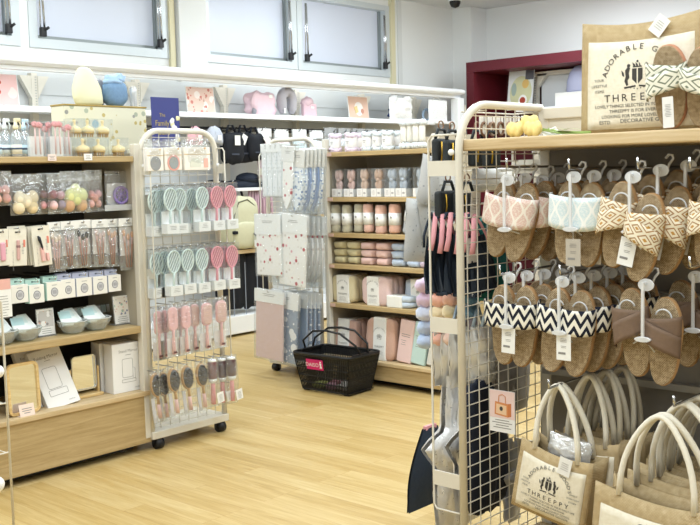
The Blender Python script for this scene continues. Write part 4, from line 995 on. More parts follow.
row([('mint detangling brush, foremost left on the lower row', 172.3, 251, YF, MINT, SL_M, 0, G2), ('mint detangling brush, second foremost on the lower row', 186, 249.5, YF, MINT, SL_M, 0, G2),
     ('mint detangling brush next to the pink ones on the lower row', 200.3, 249, YF, MINT, SL_M, 0, G2), ('rose pink detangling brush, left one on the lower row', 215.6, 247, YF, ROSE, SL_P, 0, G2),
     ('rose pink detangling brush, right end of the lower row', 230.3, 246.3, YF, ROSE, SL_P, 0, G2),
     ('mint detangling brush at the far left back of the lower row', 155, 253, YB, MINT, SL_M, 0, G2), ('mint detangling brush second at the left back of the lower row', 163, 252, YB, MINT, SL_M, 0, G2),
     ('mint detangling brush behind the second foremost, lower row', 178.5, 250.5, YB, MINT, SL_M, 0, G2), ('mint detangling brush behind the middle of the lower row', 193, 249.5, YB, MINT, SL_M, 0, G2),
     ('rose pink detangling brush half hidden between mint and pink, lower row', 207, 248, YB, ROSE, SL_P, 0, G2), ('rose pink detangling brush half hidden at the back right, lower row', 222, 247, YB, ROSE, SL_P, 0, G2)], detangler)
def paddle(label, px, top, y, back, wid=.052, grp='pink paddle brushes'):
    p = at(px, top-5, 'y', y); g = empty('paddle_brush', p, 0, label, 'hairbrush', grp); H = .245
    b = MB(); w2 = wid/2; o = rrect(-w2, w2, -.125, -.018, w2*.8, 5); b.prism(o, -.016, -.004, 0, None, .004, True)
    b.tube([(0, -.010, -.122), (0, -.010, -.145), (0, -.010, -.20), (0, -.010, -.232)], [.010, .0075, .0095, .011], n=10, flat=.7)
    h_ = b.obj('brush_body', M('#eeb9b9', .4), g)
    if back:
        b = MB()
        for i in range(4): b.box(-.006, .006, -.0166, -.016, -.055-i*.009, -.052-i*.009)
        b.tube([(-.005, -.0166, -.088), (.0, -.0166, -.094), (.005, -.0166, -.09)], .001, n=4); b.obj('logo', M('#b3787c', .5), h_)
    else:
        MB().prism(rrect(-w2*.84, w2*.84, -.118, -.025, w2*.7, 5), -.020, -.015, 0, None, .002).obj('cushion', M('#e2b7ae', .6), h_)
        b = MB()
        for i in range(7):
            for j in range(10):
                x = (i-3)*w2*.24; z = -.032-j*.009; b.add([(x-.0011, -.02, z), (x+.0011, -.02, z), (x, -.02, z+.002), (x, -.033, z)], [(0, 1, 3), (1, 2, 3), (2, 0, 3)])
        b.obj('bristles', M('#ead8c8', .6), h_)
    MB().box(-.009, .009, -.0225, -.020, -.228, -.219).obj('handle_mark', M('#6b4a4a', .5), h_)
    MB().box(-w2*1.1, w2*1.1, .001, .002, -H, -.16).obj('backing_card', M('#e5e2e0', .6), g)
    MB().pouch(wid*1.35, H, .05, 0, Tm((0, -.01, 0)), 6, 10, .15, px).obj('plastic_sleeve', FILM, g)
    rk1_hook(p.x, p.z-.008, y-.02); return g
row([('pink paddle brush showing its smooth back, left of the two', 170.8, 308, YF, 1), ('pink paddle brush showing its smooth back, right of the two', 183.8, 306.5, YF, 1), ('pink paddle brush with bristles forward, left one', 192.5, 305, YF+.03, 0),
     ('pink paddle brush with bristles forward, middle one', 204.5, 303.7, YF, 0, .062), ('pink paddle brush with bristles forward, right end', 219, 301.5, YF, 0, .066),
     ('pink paddle brush at the far left back of its row', 156.5, 312, YB, 1), ('pink paddle brush second at the left back of its row', 163, 311, YB, 1), ('pink paddle brush half hidden behind the smooth-backed pair', 178, 308.5, YB, 1)], paddle)
def wood_brush(label, px, top, y, lean=-6):
    p = at(px, top-5, 'y', y); g = empty('wooden_hairbrush', p, 0, label, 'hairbrush', 'wooden oval brushes'); H = .245
    T = Tm((0, 0, 0), (0, R_(lean), 0)); b = MB(); o = ell(0, -.070, .033, .056, 26)
    b.prism(o, -.016, -.002, 0, T, .003, True); b.tube([(0, -.009, -.12), (0, -.009, -.14), (0, -.009, -.165)], [.011, .0075, .009], 0, T, n=10, flat=.7)
    h_ = b.obj('wooden_head', BWOOD, g)
    b = MB().tube([(0, -.009, -.16), (0, -.009, -.19), (0, -.009, -.225)], [.0095, .011, .0115], 0, T, n=10, flat=.7); b.obj('pink_handle', M('#efc3bf', .4), h_)
    MB().prism(ell(0, -.070, .027, .049, 26), -.021, -.015, 0, T, .002).obj('cushion', M('#2b2a2b', .6), h_)
    b = MB(); r = random.Random(int(px))
    for i in range(110):
        a = r.uniform(0, 2*PI); q = math.sqrt(r.random())*.95; x = .026*q*math.cos(a); z = -.070+.048*q*math.sin(a)
        b.add([(x-.0016, -.02, z), (x+.0016, -.02, z), (x, -.02, z+.003), (x*1.05, -.034, z)], [(0, 1, 3), (1, 2, 3), (2, 0, 3)], 0, False, T)
    b.obj('bristles', M('#4a443d', .7), h_)
    MB().box(-.03, -.012, .0, .003, -H, -.13, 0, T).obj('backing_card', M('#e2e4ea', .6), g)
    MB().pouch(.075, H, .05, 0, T @ Tm((0, -.01, 0)), 6, 10, .15, px).obj('plastic_sleeve', FILM, g)
    rk1_hook(p.x, p.z-.008, y-.02); return g
row([('wooden oval brush with dark bristles, foremost left', 170.5, 370, YF), ('wooden oval brush with dark bristles, middle of the three', 184, 367.5, YF), ('wooden oval brush with dark bristles, right of the three', 198.5, 365, YF),
     ('wooden oval brush half hidden at the far left', 153, 375, YB), ('wooden oval brush second half hidden at the left', 160, 374, YB)], wood_brush)
def round_brush(label, px, top, y, body='#5a3f40', tagc=True):
    p = at(px, top-5, 'y', y); g = empty('round_brush', p, 0, label, 'hairbrush', 'round brushes with pink handles'); H = .235; T = Tm((0, -.018, 0))
    b = MB().lathe([(.006, -.018), (.018, -.02), (.019, -.025), (.019, -.098), (.018, -.102)], 18, 0, T); c = b.obj('barrel', M(body, .6, 0, .2, 150), g)
    b = MB()
    for j in range(11):
        for i in range(14):
            a = i*2*PI/14+j*.2; z = -.028-j*.0068; b.tube([(.018*math.cos(a), .018*math.sin(a), z), (.024*math.cos(a), .024*math.sin(a), z)], [.0014, .0008], 0, T, n=4, caps=False)
    b.obj('bristles', M('#6d5152', .6), c)
    MB().lathe([(.0, -.010), (.019, -.011), (.0195, -.020), (.010, -.021)], 18, 0, T).lathe([(.012, -.100), (.0195, -.101), (.0195, -.112), (.011, -.122), (.008, -.122)], 18, 0, T).obj('white_ferrule', WHITE, g)
    MB().lathe([(.010, -.118), (.0105, -.16), (.0125, -.20), (.011, -.222), (0, -.224)], 14, 0, T).obj('pink_handle', M('#e0989a', .4), g)
    MB().pouch(.066, H, .055, 0, T, 6, 10, .15, px).obj('plastic_sleeve', FILM, g)
    q = MB().box(-.02, .02, 0, .001, -.05, 0); bars(q, 0, -.014, .026, 6, .0016, -.0006, .006, 1, sd=3); q.obj('price_tag', [PAPER, INKG], g, Tm((.016, -.048, -.165), (0, R_(-8), 0)))
    rk1_hook(p.x, p.z-.008, y-.02); return g
round_brush('slim round brush with pink handle beside the wooden brushes', 209.5, 362, YF, '#7d5355'); round_brush('dark round brush with pink handle, left of the pair', 219, 361, YF+.03); round_brush('dark round brush with pink handle at the right end, tag hanging', 228.5, 359.5, YF)
def mirror_pack(label, px, top, bot, wpx, y, kind):
    p = at(px, top, 'y', y); h = p.z-at(px, bot, 'y', y).z; w = at(px+wpx/2, top, 'y', y).x-at(px-wpx/2, top, 'y', y).x
    g = empty('beauty_pack', (p.x, p.y, p.z+.03), 0, label, 'boxed beauty item', 'carded packs on top of the brush rack')
    MB().box(-w/2, w/2, 0, .03, -h-.03, -.03, bev=.0015, seg=1).box(-w/2-.0005, w/2+.0005, -.0008, .0, -.065, -.062, 1).obj('carton', [M('#ece6dd', .6), M('#c8a868', .4)], g)
    b = MB(); bars(b, 0, -.045, w*.6, 3, .002, -.0008, .006, 0, sd=px); b.prism(ell(w*.3, -.036, .005, .005, 10), -.001, -.0002, 1); b.obj('print', [M('#c9b48f', .5), M('#d0a55a', .4)], g)
    z = -.03-h*.68
    if kind == 0: MB().prism(ell(0, z, w*.33, w*.36), -.002, 0).obj('round_mirror', M('#b9bcc0', .2, .6), g)
    if kind == 1: MB().prism(ell(0, z, w*.36, w*.38), -.002, 0, 0).prism(ell(0, z, w*.27, w*.29), -.003, -.0015, 1).obj('pink_mirror', [M('#dfa096', .4), M('#c2c9cc', .2, .6)], g)
    if kind == 2: MB().prism([(-w*.28, z-.02), (-w*.28, z+.005), (-w*.2, z+.02), (w*.02, z+.022), (w*.12, z+.004), (w*.12, z-.02)], -.002, 0).box(w*.24, w*.4, -.002, 0, z-.022, z+.02, 1).obj('puff', [M('#d9d9cb', .6), M('#e6b3a4', .6)], g)
    MB().pouch(w*1.06, h+.05, .04, 0, Tm((0, .015, .008)), 6, 6, .2, px).obj('plastic_bag', FILM, g)
    rk1_hook(p.x, p.z+.025, y-.015)
for a in (('carded grey round mirror pack, left of the three', 155, 148, 171, 16, 3.61, 0), ('carded pink round mirror pack, middle of the three', 173, 147.5, 170, 17, 3.61, 1), ('wide carded puff pack, right of the three', 197, 147, 170, 26, 3.61, 2)): mirror_pack(*a)
# navy poster standing behind the rack top
p = at(166.5, 137, 'y', 3.80); w = at(180, 120, 'y', 3.80).x-at(152.5, 120, 'y', 3.80).x; h = at(166, 97.5, 'y', 3.80).z-1.41
g = empty('poster_stand', (p.x, 3.80, 1.30), 0, 'navy poster with gold lettering and white flowers above the hairbrush rack', 'sign')
D = h+.11
b = MB().box(-w/2, w/2, 0, .004, .06, D); b.obj('poster', M('#3c4280', .5), g)
b = MB()
for i, (l, s_, x) in enumerate((('The', .024, -.02), ('Family', .036, -.022), ('Band', .038, -.012))): lettering(b, l, s_, x, D-.09-i*.042, -.001, 0, None, .9)
b.obj('lettering', M('#b3a054', .5), g)
b = MB(); r = random.Random(4)
for i in range(16): 
    zz = .07+i*.009; b.blob((w*.30+r.uniform(-.02, .025), -.001, zz+(.02 if i > 8 else 0)), (.013, .0015, .012), 0 if i % 3 else 1, seg=9, rings=5, wob=.3, sd=i)
b.obj('flower_print', [M('#e4e3e6', .6), M('#e3dcae', .6)], g)
MB().tube([(0, .006, 0), (0, .006, .12)], .006).lathe([(.0, 0), (.035, 0), (.035, .004), (0, .006)], 14).obj('stand', WMET, g)
MB().box(2.72-2.71, .43, .09, .12, 1.29, 1.30).box(.01, .43, .012, .12, 1.295, 1.30).obj('top_tray', WMET, rk1)
# ================================================================== goods on the wall shelving
SZ = 1.7275; SY = 5.98
def flatpic(label, px, base, top, wpx, y, z, pm, cat='picture card', frame=PAPER, rz=0, lean=-6):
    p = at(px, base, 'y', y); h = at(px, top, 'y', y).z-z; w = at(px+wpx/2, base, 'y', y).x-at(px-wpx/2, base, 'y', y).x
    g = empty('picture_card', (p.x, y, z), rz, label, cat); T = Tm((0, 0, 0), (R_(lean), 0, 0))
    MB().box(-w/2, w/2, 0, .006, 0, h, 0, T).obj('card', frame, g); MB().box(-w/2+.006, w/2-.006, -.0015, 0, .006, h-.006, 0, T).obj('print', pm, g)
    MB().box(-.03, .03, .03, .034, 0, h*.7, 0, Tm((0, .02, 0), (R_(12), 0, 0))).obj('prop', PAPER, g); return g
flatpic('pink food-photo card at the left end of the white wall shelf', 5, 103, 73, 30, SY, SZ, FOODP)
flatpic('peach floral photo card on the wall shelf right of the navy poster', 202, 112, 86.5, 28, SY, SZ, FOOD)
g = flatpic('photo card of a plate with a roll on the wall shelf', 359.5, 118, 96, 20, SY, SZ, M('#dcb9a5', .6))
w = .055
b = MB().prism(ell(.0, .09, .058, .062, 20), -.004, -.0016, 0).box(-.03, .012, -.007, -.004, .06, .12, 1, Tm((0, 0, 0), (0, R_(-18), 0)), bev=.001).prism(ell(.045, .07, .020, .022, 14), -.006, -.004, 2)
b.obj('plate_print', [M('#eee6e0', .5), M('#dcc58b', .6), M('#c58d7a', .6)], g, Tm((0, 0, 0), (R_(-6), 0, 0)))
# pink pillow, neck pillow, pink pouch
PNK = M('#dcc0c8', .9, 0, .05, 25, .25)
p = at(263, 114, 'y', 5.98); g = empty('travel_pillow', (p.x-.02, 5.98, SZ), R_(6), 'dusty pink crumpled pillow bag left of the grey neck pillow', 'pillow')
b = MB().blob((0, 0, .085), (.165, .055, .098), e=.6, wob=.26, seg=26, rings=14, sd=2); b.obj('pillow_body', PNK, g); MB().box(.04, .08, -.058, -.05, .14, .165).obj('label', PAPER, g)
MB().blob((-.12, -.03, .03), (.02, .02, .035), wob=.3).obj('cord_toggle', M('#8b8a90', .6), g)
p = at(288, 115, 'y', 5.93); g = empty('neck_pillow', (p.x, 5.94, SZ), 0, 'grey U-shaped neck pillow standing on the wall shelf', 'neck pillow')
pts = [(-.052, 0, .045)]+[(.058*math.cos(a), 0, .105+.058*math.sin(a)) for a in [PI-PI*k/10 for k in range(11)]]+[(.052, 0, .045)]
pts = [(x*1.08, y, z*1.15+.01) for x, y, z in pts]
MB().tube([(-.050, 0, .02)]+pts+[(.050, 0, .02)], [.022]+[.040, .041, .041, .042, .042, .042, .042, .042, .042, .042, .041, .041, .040]+[.022], n=16).obj('pillow_body', M('#a5a2a8', .95, 0, .04, 30, .1, .2, .3), g)
MB().box(-.075, -.055, -.045, -.043, .02, .06).obj('label', PAPER, g)
p = at(310, 115, 'y', 5.98); g = empty('pouch', (p.x, 5.99, SZ), 0, 'square dusty pink pouch with a label right of the neck pillow', 'pouch')
MB().box(-.08, .08, -.02, .02, 0, .115, bev=.012, seg=3).obj('pouch_body', M('#d4b4bc', .9, 0, .04, 30, .2), g); MB().blob((-.02, .0, .13), (.07, .03, .04), wob=.4, seg=16, rings=10).obj('gathered_top', PNK, g); MB().box(.0, .04, -.023, -.02, .075, .09).obj('label', PAPER, g)
# far right of the shelf: navy scarf ball, light blue ring
NV = M('#2b3f78', .8, 0, .2, 60, .4)
p = at(398, 117, 'y', 5.95); b = MB()
for i in range(7): b.tube([(random.uniform(-.08, -.02), random.uniform(-.04, .04), .09), (random.uniform(-.03, .03), random.uniform(-.05, .02), random.uniform(.12, .17)), (random.uniform(.03, .12), random.uniform(-.04, .04), .07)], [.012, .026, .012], n=8)
b.blob((0, 0, .06), (.10, .05, .06), wob=.4, seg=16, rings=10); o = b.obj('folded_scarf', NV); o.location = (p.x, 5.97, SZ); tag(o, 'crumpled royal blue cloth at the right end of the wall shelf', 'scarf')
p = at(428, 104, 'y', 5.95); o = MB().tube([(.055*math.cos(a), 0, .055*math.sin(a)+.06) for a in [2*PI*k/18 for k in range(18)]], .013, closed=True, n=8).obj('hoop', M('#9fb4c9', .7)); o.location = (p.x, 5.97, 1.7275); tag(o, 'pale blue padded hoop standing at the far end of the wall shelf', 'hoop')
MB().box(7.76, 8.1, 5.86, 6.165, 1.70, 1.727, bev=.004).obj('upper_shelf', WPAINT, u)
# hanging under the shelf
def cap(label, px, py, y, r, m, pmat=None):
    p = at(px, py, 'y', y); g = empty('knit_cap', p, 0, label, 'cap', 'caps hanging under the wall shelf')
    b = MB()
    b.lathe([(0, .0), (r*.5, -.012), (r*.85, -.05), (r, -.10), (r*.98, -.135), (r*.9, -.135), (r*.9, -.10)], 20, T=Tm((0, 0, 0), (0, R_(10), 0)), sy=.6); b.obj('cap_crown', m, g)
    b = MB()
    for k in range(6): a = PI*k/5; b.tube([(0, 0, .002), (r*.86*math.cos(a), -r*.52*math.sin(a), -.05), (r*1.0*math.cos(a), -r*.61*math.sin(a), -.12)], .0016, n=4, T=Tm((0, 0, 0), (0, R_(10), 0)))
    b.obj('seams', m, g); MB().box(-.02, .012, -r*.62-.004, -r*.62, -.11, -.07).obj('price_tag', PAPER, g); return g
cap('pink cap hanging under the wall shelf behind the navy poster', 196, 126, 5.84, .07, M('#dca9b0', .8)); cap('light grey cap hanging under the wall shelf above the brush rack', 215, 126, 5.83, .085, M('#b4bac6', .8, 0, .04, 50))
BLK = M('#12151d', .85, 0, .2, 60, .4)
def blackbag(label, px, top, bot, wpx, y, tagx, tagr):
    p = at(px, top, 'y', y); h = p.z-at(px, bot, 'y', y).z; w = at(px+wpx/2, top, 'y', y).x-at(px-wpx/2, top, 'y', y).x
    g = empty('shoulder_bag', p, 0, label, 'bag', 'black bags hanging under the wall shelf')
    b = MB().blob((0, 0, -h*.62), (w/2, .05, h*.40), e=.65, wob=.2, sd=px, seg=20, rings=12); b.obj('bag_body', BLK, g)
    MB().tube([(-w*.3, 0, -h*.35), (-.02, .01, -.01), (.02, .01, -.01), (w*.3, 0, -h*.35)], .012, n=8, flat=.5).obj('strap', BLK, g)
    MB().box(-w*.22, w*.12, -.056, -.052, -h*.80, -h*.76).obj('zip', M('#3a4150', .5), g)
    MB().box(-.027, .027, -.060, -.058, -.075, 0).obj('price_tag', PAPER, g, Tm((tagx, 0, -h*.30), (0, R_(tagr), 0))); return g
blackbag('black shoulder bag with a square white tag, leftmost under the wall shelf', 231, 124, 163, 21, 5.84, .01, 0)
blackbag('black bag with a slanted white tag in the middle under the wall shelf', 243, 124, 162, 20, 5.87, -.03, 28)
blackbag('black bag hanging at the right of the three under the wall shelf', 254, 126, 160, 17, 5.83, .06, -40)
q = MB().blob((0, 0, .03), (.22, .11, .055), wob=.15, seg=24, rings=8).blob((.02, -.03, .09), (.10, .09, .06), wob=.1, seg=20, rings=8); o = q.obj('sun_hat', M('#232b3a', .85, 0, .1, 60, .3)); p = at(243, 178, 'y', 5.97); o.location = (p.x, 5.97, 1.1505); o.rotation_euler = (0, 0, 0); o.scale = (1, 1, .8); tag(o, 'dark navy sun hat lying on the lower white wall shelf', 'hat')
o2 = MB().blob((0, 0, .03), (.12, .10, .04), wob=.2, seg=20).obj('sun_hat', BLK); o2.location = (at(214, 178, 'y', 5.97).x, 5.97, 1.150); tag(o2, 'black hat on the lower wall shelf behind the brush rack', 'hat')
# clear packs hanging from the wall hooks
def clearpack(label, px, top, bot, wpx, y, col, hc='#e9ecee'):
    p = at(px, top, 'y', y); h = p.z-at(px, bot, 'y', y).z; w = at(px+wpx/2, top, 'y', y).x-at(px-wpx/2, top, 'y', y).x
    g = empty('wrapped_pack', p, 0, label, 'wrapped pack', 'clear packs hanging on the wall hooks')
    MB().pouch(w, h, .06, 0, None, 8, 10, .25, px, top=.3).obj('plastic_bag', FILM, g); MB().box(-w*.45, w*.45, -.006, .006, -.07, -.005).obj('paper_header', M(hc, .7), g)
    MB().blob((0, 0, -h*.58), (w*.42, .028, h*.36), e=.5, wob=.15, sd=px).obj('folded_cloth', M(col, .9, 0, .06, 60, .2), g); return g
for k, (px, t, bt, w_, c) in enumerate(((264, 128, 182, 15, '#d8b6c0'), (281, 129, 180, 15, '#d9bcc6'), (299, 129, 178, 15, '#cfe2e6'), (316, 130, 180, 14, '#dbe3e8'))):
    clearpack('clear pack with %s cloth hanging on the wall, %s from the left' % ('pink' if k < 2 else 'pale blue', ORD[k]), px, t, bt, w_, 5.84, c)
for k, px in enumerate((330, 344, 358, 372, 386, 400)):
    clearpack('white wrapped pack on the wall hooks above the towel shelves, %s from the left' % ORD[k], px, 127.5+k*.4, 175, 13, 5.84, '#c9cdd0', '#9a9c9e')
for k, px in enumerate((252, 260, 268)):
    p = at(px, 188, 'y', 5.86); b = MB()
    for j in range(3): b.tube([(-.03+.03*j, 0, 0), (-.035+.033*j, .0, -.18), (-.03+.03*j, 0, -.30)], [.012, .018, .014], n=8, flat=.6)
    o = b.obj('hanging_cloth', M('#b99aa5', .9, 0, .1, 50, .3)); o.location = p; tag(o, 'dusty mauve cloth hanging below the lower wall shelf, %s from the left' % ORD[k], 'clothing', 'mauve cloths below the lower wall shelf')
# olive backpack
p = at(243, 246, 'y', 5.82); g = empty('backpack', (p.x, 5.86, .80), 0, 'pale olive backpack with black buckles beside the hairbrush rack', 'backpack'); z0 = at(243, 250, 'y', 5.75).z; z1 = at(243, 196, 'y', 5.75).z; g.location.z = z0
H = z1-z0; OL = M('#c4c2a4', .8, 0, .05, 40, .3); OLD = M('#aead88', .8, 0, .05, 40, .3)
MB().blob((0, 0, H*.5), (.16, .10, H*.5), e=.55, wob=.06, seg=28, rings=16).obj('pack_body', OL, g)
b = MB().blob((.0, -.085, H*.27), (.135, .045, H*.25), e=.5, wob=.1, seg=24, rings=12); b.obj('front_pocket', OL, g)
MB().tube([(-.12, -.095, H*.35), (-.125, -.09, H*.62), (-.07, -.085, H*.88), (.02, -.085, H*.93), (.10, -.085, H*.80), (.14, -.085, H*.45)], .005, n=6).obj('piping', M('#5c5b48', .7), g)
MB().tube([(-.05, 0, H*.96), (-.03, 0, H*1.12), (.03, 0, H*1.12), (.05, 0, H*.96)], .010, n=8).obj('grab_handle', BLK, g)
MB().box(-.15, -.11, -.12, -.09, H*.30, H*.36, bev=.004).tube([(.03, -.14, H*.30), (.06, -.15, H*.22)], .007).obj('buckle', BLK, g)
MB().box(.02, .07, -.155, -.152, H*.04, H*.18).obj('price_tag', PAPER, g)
MB().box(-.2, .26, -.12, .28, -.03, -.0, bev=.003).obj('shelf_board', OAKD, u, Tm((p.x+.05, 5.89, z0)))
# dark hanging bags below
for k, (px, w_) in enumerate(((236, 20), (248, 18), (260, 18), (224, 18))):
    y = 5.88; p = at(px, 252, 'y', y); h = p.z-.20
    g = empty('garment', p, 0, ('dark navy hanging bag with pale strap tapes below the backpack', 'dark navy hanging bag right of the one below the backpack', 'dark navy hanging bag behind the printed pouches', 'dark navy hanging bag behind the hairbrush rack')[k], 'bag', 'dark bags on the lowest wall rail')
    MB().blob((0, 0, -h*.5), (.085, .05, h*.5), e=.45, wob=.12, sd=k).obj('bag_body', BLK, g)
    b = MB().box(.030, .037, -.062, -.06, -.52, -.08)
    b.obj('strap_tape', M('#8b93a0', .7), g)

# ================================================================== printed pouches on the middle rack (face world -x)
def rk2h(Y, z, x): MB().tube([(4.60-Y, .01, z), (4.60-Y, x-4.33, z), (4.60-Y, x-4.334, z+.012)], .0026, n=6).obj('hook', CHROME, rk2)
def pack(label, px, top, bot, wpx, x, body, group, hh=.22, tilt=0, shape='rect', header=WHITE, yaw=0, cat='printed pouch', name='printed_pouch'):
    p = at(px, top, 'x', x); h = p.z-at(px, bot, 'x', x).z; w = abs(at(px+wpx/2, top, 'x', x).y-at(px-wpx/2, top, 'x', x).y)
    g = empty(name, p, 0, label, cat, group, rot=(0, 0, FB+yaw)); T = Tm((0, 0, 0), (0, tilt, 0))
    if shape == 'rect': MB().box(-w*.46, w*.46, -.007, .007, -h*.985, -h*hh*.6, 0, T, bev=.004).obj('pouch_body', body, g)
    else: 
        o = [(w*.34, -h*hh), (w*.40, -h*.5), (w*.30, -h*.8), (w*.02, -h*.97), (-w*.16, -h*.96), (-w*.36, -h*.8), (-w*.40, -h*.5), (-w*.38, -h*hh)]; MB().prism(o, -.008, .008, 0, T, .003, True).obj('pouch_body', body, g)
    b = MB().box(-w*.5, w*.5, -.0095, -.008, -h*hh, 0, 0, T).box(-w*.5, w*.5, .008, .0095, -h*hh, 0, 0, T); bars(b, 0, -h*hh*.35, w*.45, 2, .003, -.0098, .010, 1, T, sd=int(px)); b.obj('paper_header', [header, INKG], g)
    MB().box(-w*.52, w*.52, -.0125, .0125, -h*1.01, .002, 0, T, bev=.005, seg=1).obj('plastic_sleeve', FILM, g)
    rk2h(p.y, p.z-.012, x-.02); return g
GA, GB_, GC, GD = 'pale sprig pouches, top row of the middle rack', 'blue sprig pouches, top row of the middle rack', 'red berry print pouches on the middle rack', 'blue flower print pouches on the lowest row'
for k in range(4): pack('pale sprig-print slim pouch, %s from the left on the middle rack' % ORD[3-k], 283-5.2*k, 143+.3*k, 197, 12, 4.20-.012*(3-k)-.0*k, SILVF, GA, .16)
pack('white slim curved pouch with red cherries in the top row', 289, 146, 211, 13, 4.15, BERRY, None, .24, R_(4), 'curve', M('#e6e4e0', .6))
for k in range(6): pack('blue sprig-print curved pouch, %s from the right in the top row' % ORD[k], 319-4.0*k, 148+.3*k, 213, 14, 4.22-.012*k, STRIPF if k == 5 else (M('#6b88b5', .6) if k % 2 else STRIPF), GB_, .28, R_(5), 'curve', M('#e4e0d8', .6))
# berry pouches
for k in range(2): pack('red berry print pouch half hidden behind the leftmost one, %s behind' % ORD[k], 279+4*k, 215, 282+3*k, 24, 4.22+.03*k, BERRY, GC, .28, 0, 'curve')
pack('red berry print pouch in clear sleeve, leftmost of its row', 268, 214, 276, 26, 4.12, BERRY, GC, .33)
for k in range(4): pack('red berry print pouch at the right of its row, %s behind the front one' % ORD[3-k], 315-5*k, 216, 286, 22, 4.27-.02*k, BERRY, GC, .26, R_(3), 'curve')
pack('red berry print pouch, foremost of the right-hand group', 294, 214, 287, 28, 4.13, BERRY, GC, .26, R_(4))
# bottom row
pack('plain dusty pink long pouch in clear sleeve, bottom left of the middle rack', 270, 290, 360, 29, 4.10, M('#d9bcb9', .85, 0, .04, 60, .2), None, .18, R_(3))
pack('dusty pink pouch directly behind the front pink one', 276, 291, 358, 24, 4.20, M('#d2b4b2', .85, 0, .04, 60, .2), None, .18, R_(1))
for k in range(4): pack('blue flower print pouch, %s behind the front one' % ORD[3-k], 311-4.2*k, 292, 360, 20, 4.27-.025*k, BLUEF if k % 2 == 0 else M('#9fb2cc', .7), GD, .22, R_(3))
pack('blue pouch with large white flowers, foremost at the bottom of the rack', 286, 291, 363, 27, 4.13, BLUEF, GD, .24, R_(5))

# ================================================================== towel shelves (face world -x)
XG = G2X+.03
def yat(px, x): return at(px, 300, 'x', x).y
TW = lambda c: M(c, .95, 0, .07, 110, .35, .1, .3)
def fluffy_roll(label, px, x, trim, z=1.3725, h=.115, r=.034):
    g = empty('hair_towel_roll', (x, yat(px, x), z), FB, label, 'rolled hair towel', 'fluffy rolls with white bands on the top towel shelf')
    MB().lathe([(r*.9, .02), (r, .03), (r*1.0, h-.03), (r*.9, h-.02)], 20).obj('paper_band', M('#eceae9', .75), g)
    for nm, z0 in (('top_frill', h-.022), ('bottom_frill', .012)):
        b = MB()
        for i in range(9): a = i*2*PI/9; b.blob((r*.72*math.cos(a), r*.72*math.sin(a), z0+.008*math.sin(i*2.3)), (.017, .017, .013), seg=9, rings=6, wob=.5, sd=i)
        b.blob((0, 0, z0), (r*.7, r*.7, .014)); b.obj(nm, TW(trim), g)
    MB().box(-.010, .010, -r-.0008, -r+.001, h*.5, h*.5+.003).box(-.005, .005, -r-.0008, -r+.001, h*.42, h*.42+.003).obj('print', INKG, g)
    return g
LIL = '#dccbdc'; PBL = '#d5dde2'
for px, x, c, lab in ((339.5, XG+.02, LIL, 'lilac-frilled white roll at the left end of the top towel shelf'), (355, XG+.03, LIL, 'lilac-frilled white roll, second from the left, front'), (360.5, XG+.10, LIL, 'lilac-frilled white roll tucked behind the second one'),
                      (371.5, XG+.03, PBL, 'pale blue-frilled white roll right of the lilac ones'), (381.5, XG+.04, PBL, 'pale blue-frilled white roll, second of the blue ones'), (391, XG+.03, PBL, 'pale blue-frilled white roll, third of the blue ones'), (398, XG+.11, PBL, 'pale blue-frilled white roll tucked behind the third blue one')): fluffy_roll(lab, px, x, c)
def long_roll(label, px, x, k):
    g = empty('headband_pack', (x, yat(px, x), 1.3725), FB, label, 'towel roll', 'tall cream rolls on the top towel shelf'); r = .019; h = .165
    MB().lathe([(r*.8, .04), (r, .05), (r, h-.04), (r*.8, h-.03)], 14).obj('paper_band', M('#e9e6dd', .7), g)
    for nm, z0 in (('top_frill', h-.02), ('bottom_frill', .018)):
        b = MB()
        for i in range(6): a = i*PI/3; b.blob((r*.8*math.cos(a), r*.8*math.sin(a), z0), (.015, .015, .017), seg=8, rings=6, wob=.6, sd=i+k)
        b.obj(nm, TW('#d9dfe3'), g)
for k, (px, dx) in enumerate(((407, .02), (413, .03), (419, .02), (425, .03), (410, .11), (417, .11), (424, .11))): long_roll('tall cream roll with frilled ends, %s from the left, %s' % (ORD[k if k < 4 else k-4], 'front row' if k < 4 else 'back row'), px, XG+dx, k)
def bow_box(label, px, x, c, z=1.1065):
    g = empty('headband_box', (x, yat(px, x), z), FB, label, 'boxed headband', 'bow headbands in clear boxes'); w = .076; d = .07; h = .165
    MB().box(-w/2, w/2, -.002, d, 0, h, bev=.002, seg=1).obj('clear_box', PVC, g)
    b = MB().box(-w/2+.001, w/2-.001, -.0035, .0, .001, .048).box(-w/2+.001, w/2-.001, 0, d-.001, .001, .045); b.box(.006, .008, -.0042, -.0036, .003, .046, 1); bars(b, -w*.22, .035, .022, 4, .0018, -.0044, .007, 1, sd=int(px)); b.add([(x_+.022, -.0043, z_+.022) for x_, z_ in ell(0, 0, .010, .006, 10)], [tuple(range(10))], 1)
    b.obj('card_base', [M('#e8e5e1', .65), M('#b1acaa', .6)], g)
    b = MB()
    for sg in (-1, 1): b.blob((sg*.013, .025, .128), (.017, .015, .030), wob=.35, sd=px+sg, seg=12, rings=10); b.blob((sg*.011, .026, .068), (.014, .014, .026), wob=.35, sd=px+sg+4, seg=12, rings=10)
    b.blob((0, .018, .097), (.013, .013, .012)); b.obj('bow_headband', TW(c), g); return g
for k, (px, c) in enumerate(((339.5, '#dfbfb6'), (351.5, '#dcb8ac'), (364.5, '#cfae98'), (378.5, '#c9a48a'), (392, '#b3bac3'), (403, '#b3bac3'), (420.5, '#b6bdc5'), (434, '#b6bdc5'))):
    bow_box('boxed %s bow headband, %s from the left on its shelf' % (('pale pink', 'pale pink', 'beige', 'tan', 'grey-blue', 'grey-blue', 'grey', 'grey')[k], ORD[k]), px, XG, c)
    if k in (2, 3, 5): bow_box('boxed headband standing behind the %s front one' % ORD[k], px+4, XG+.09, c)
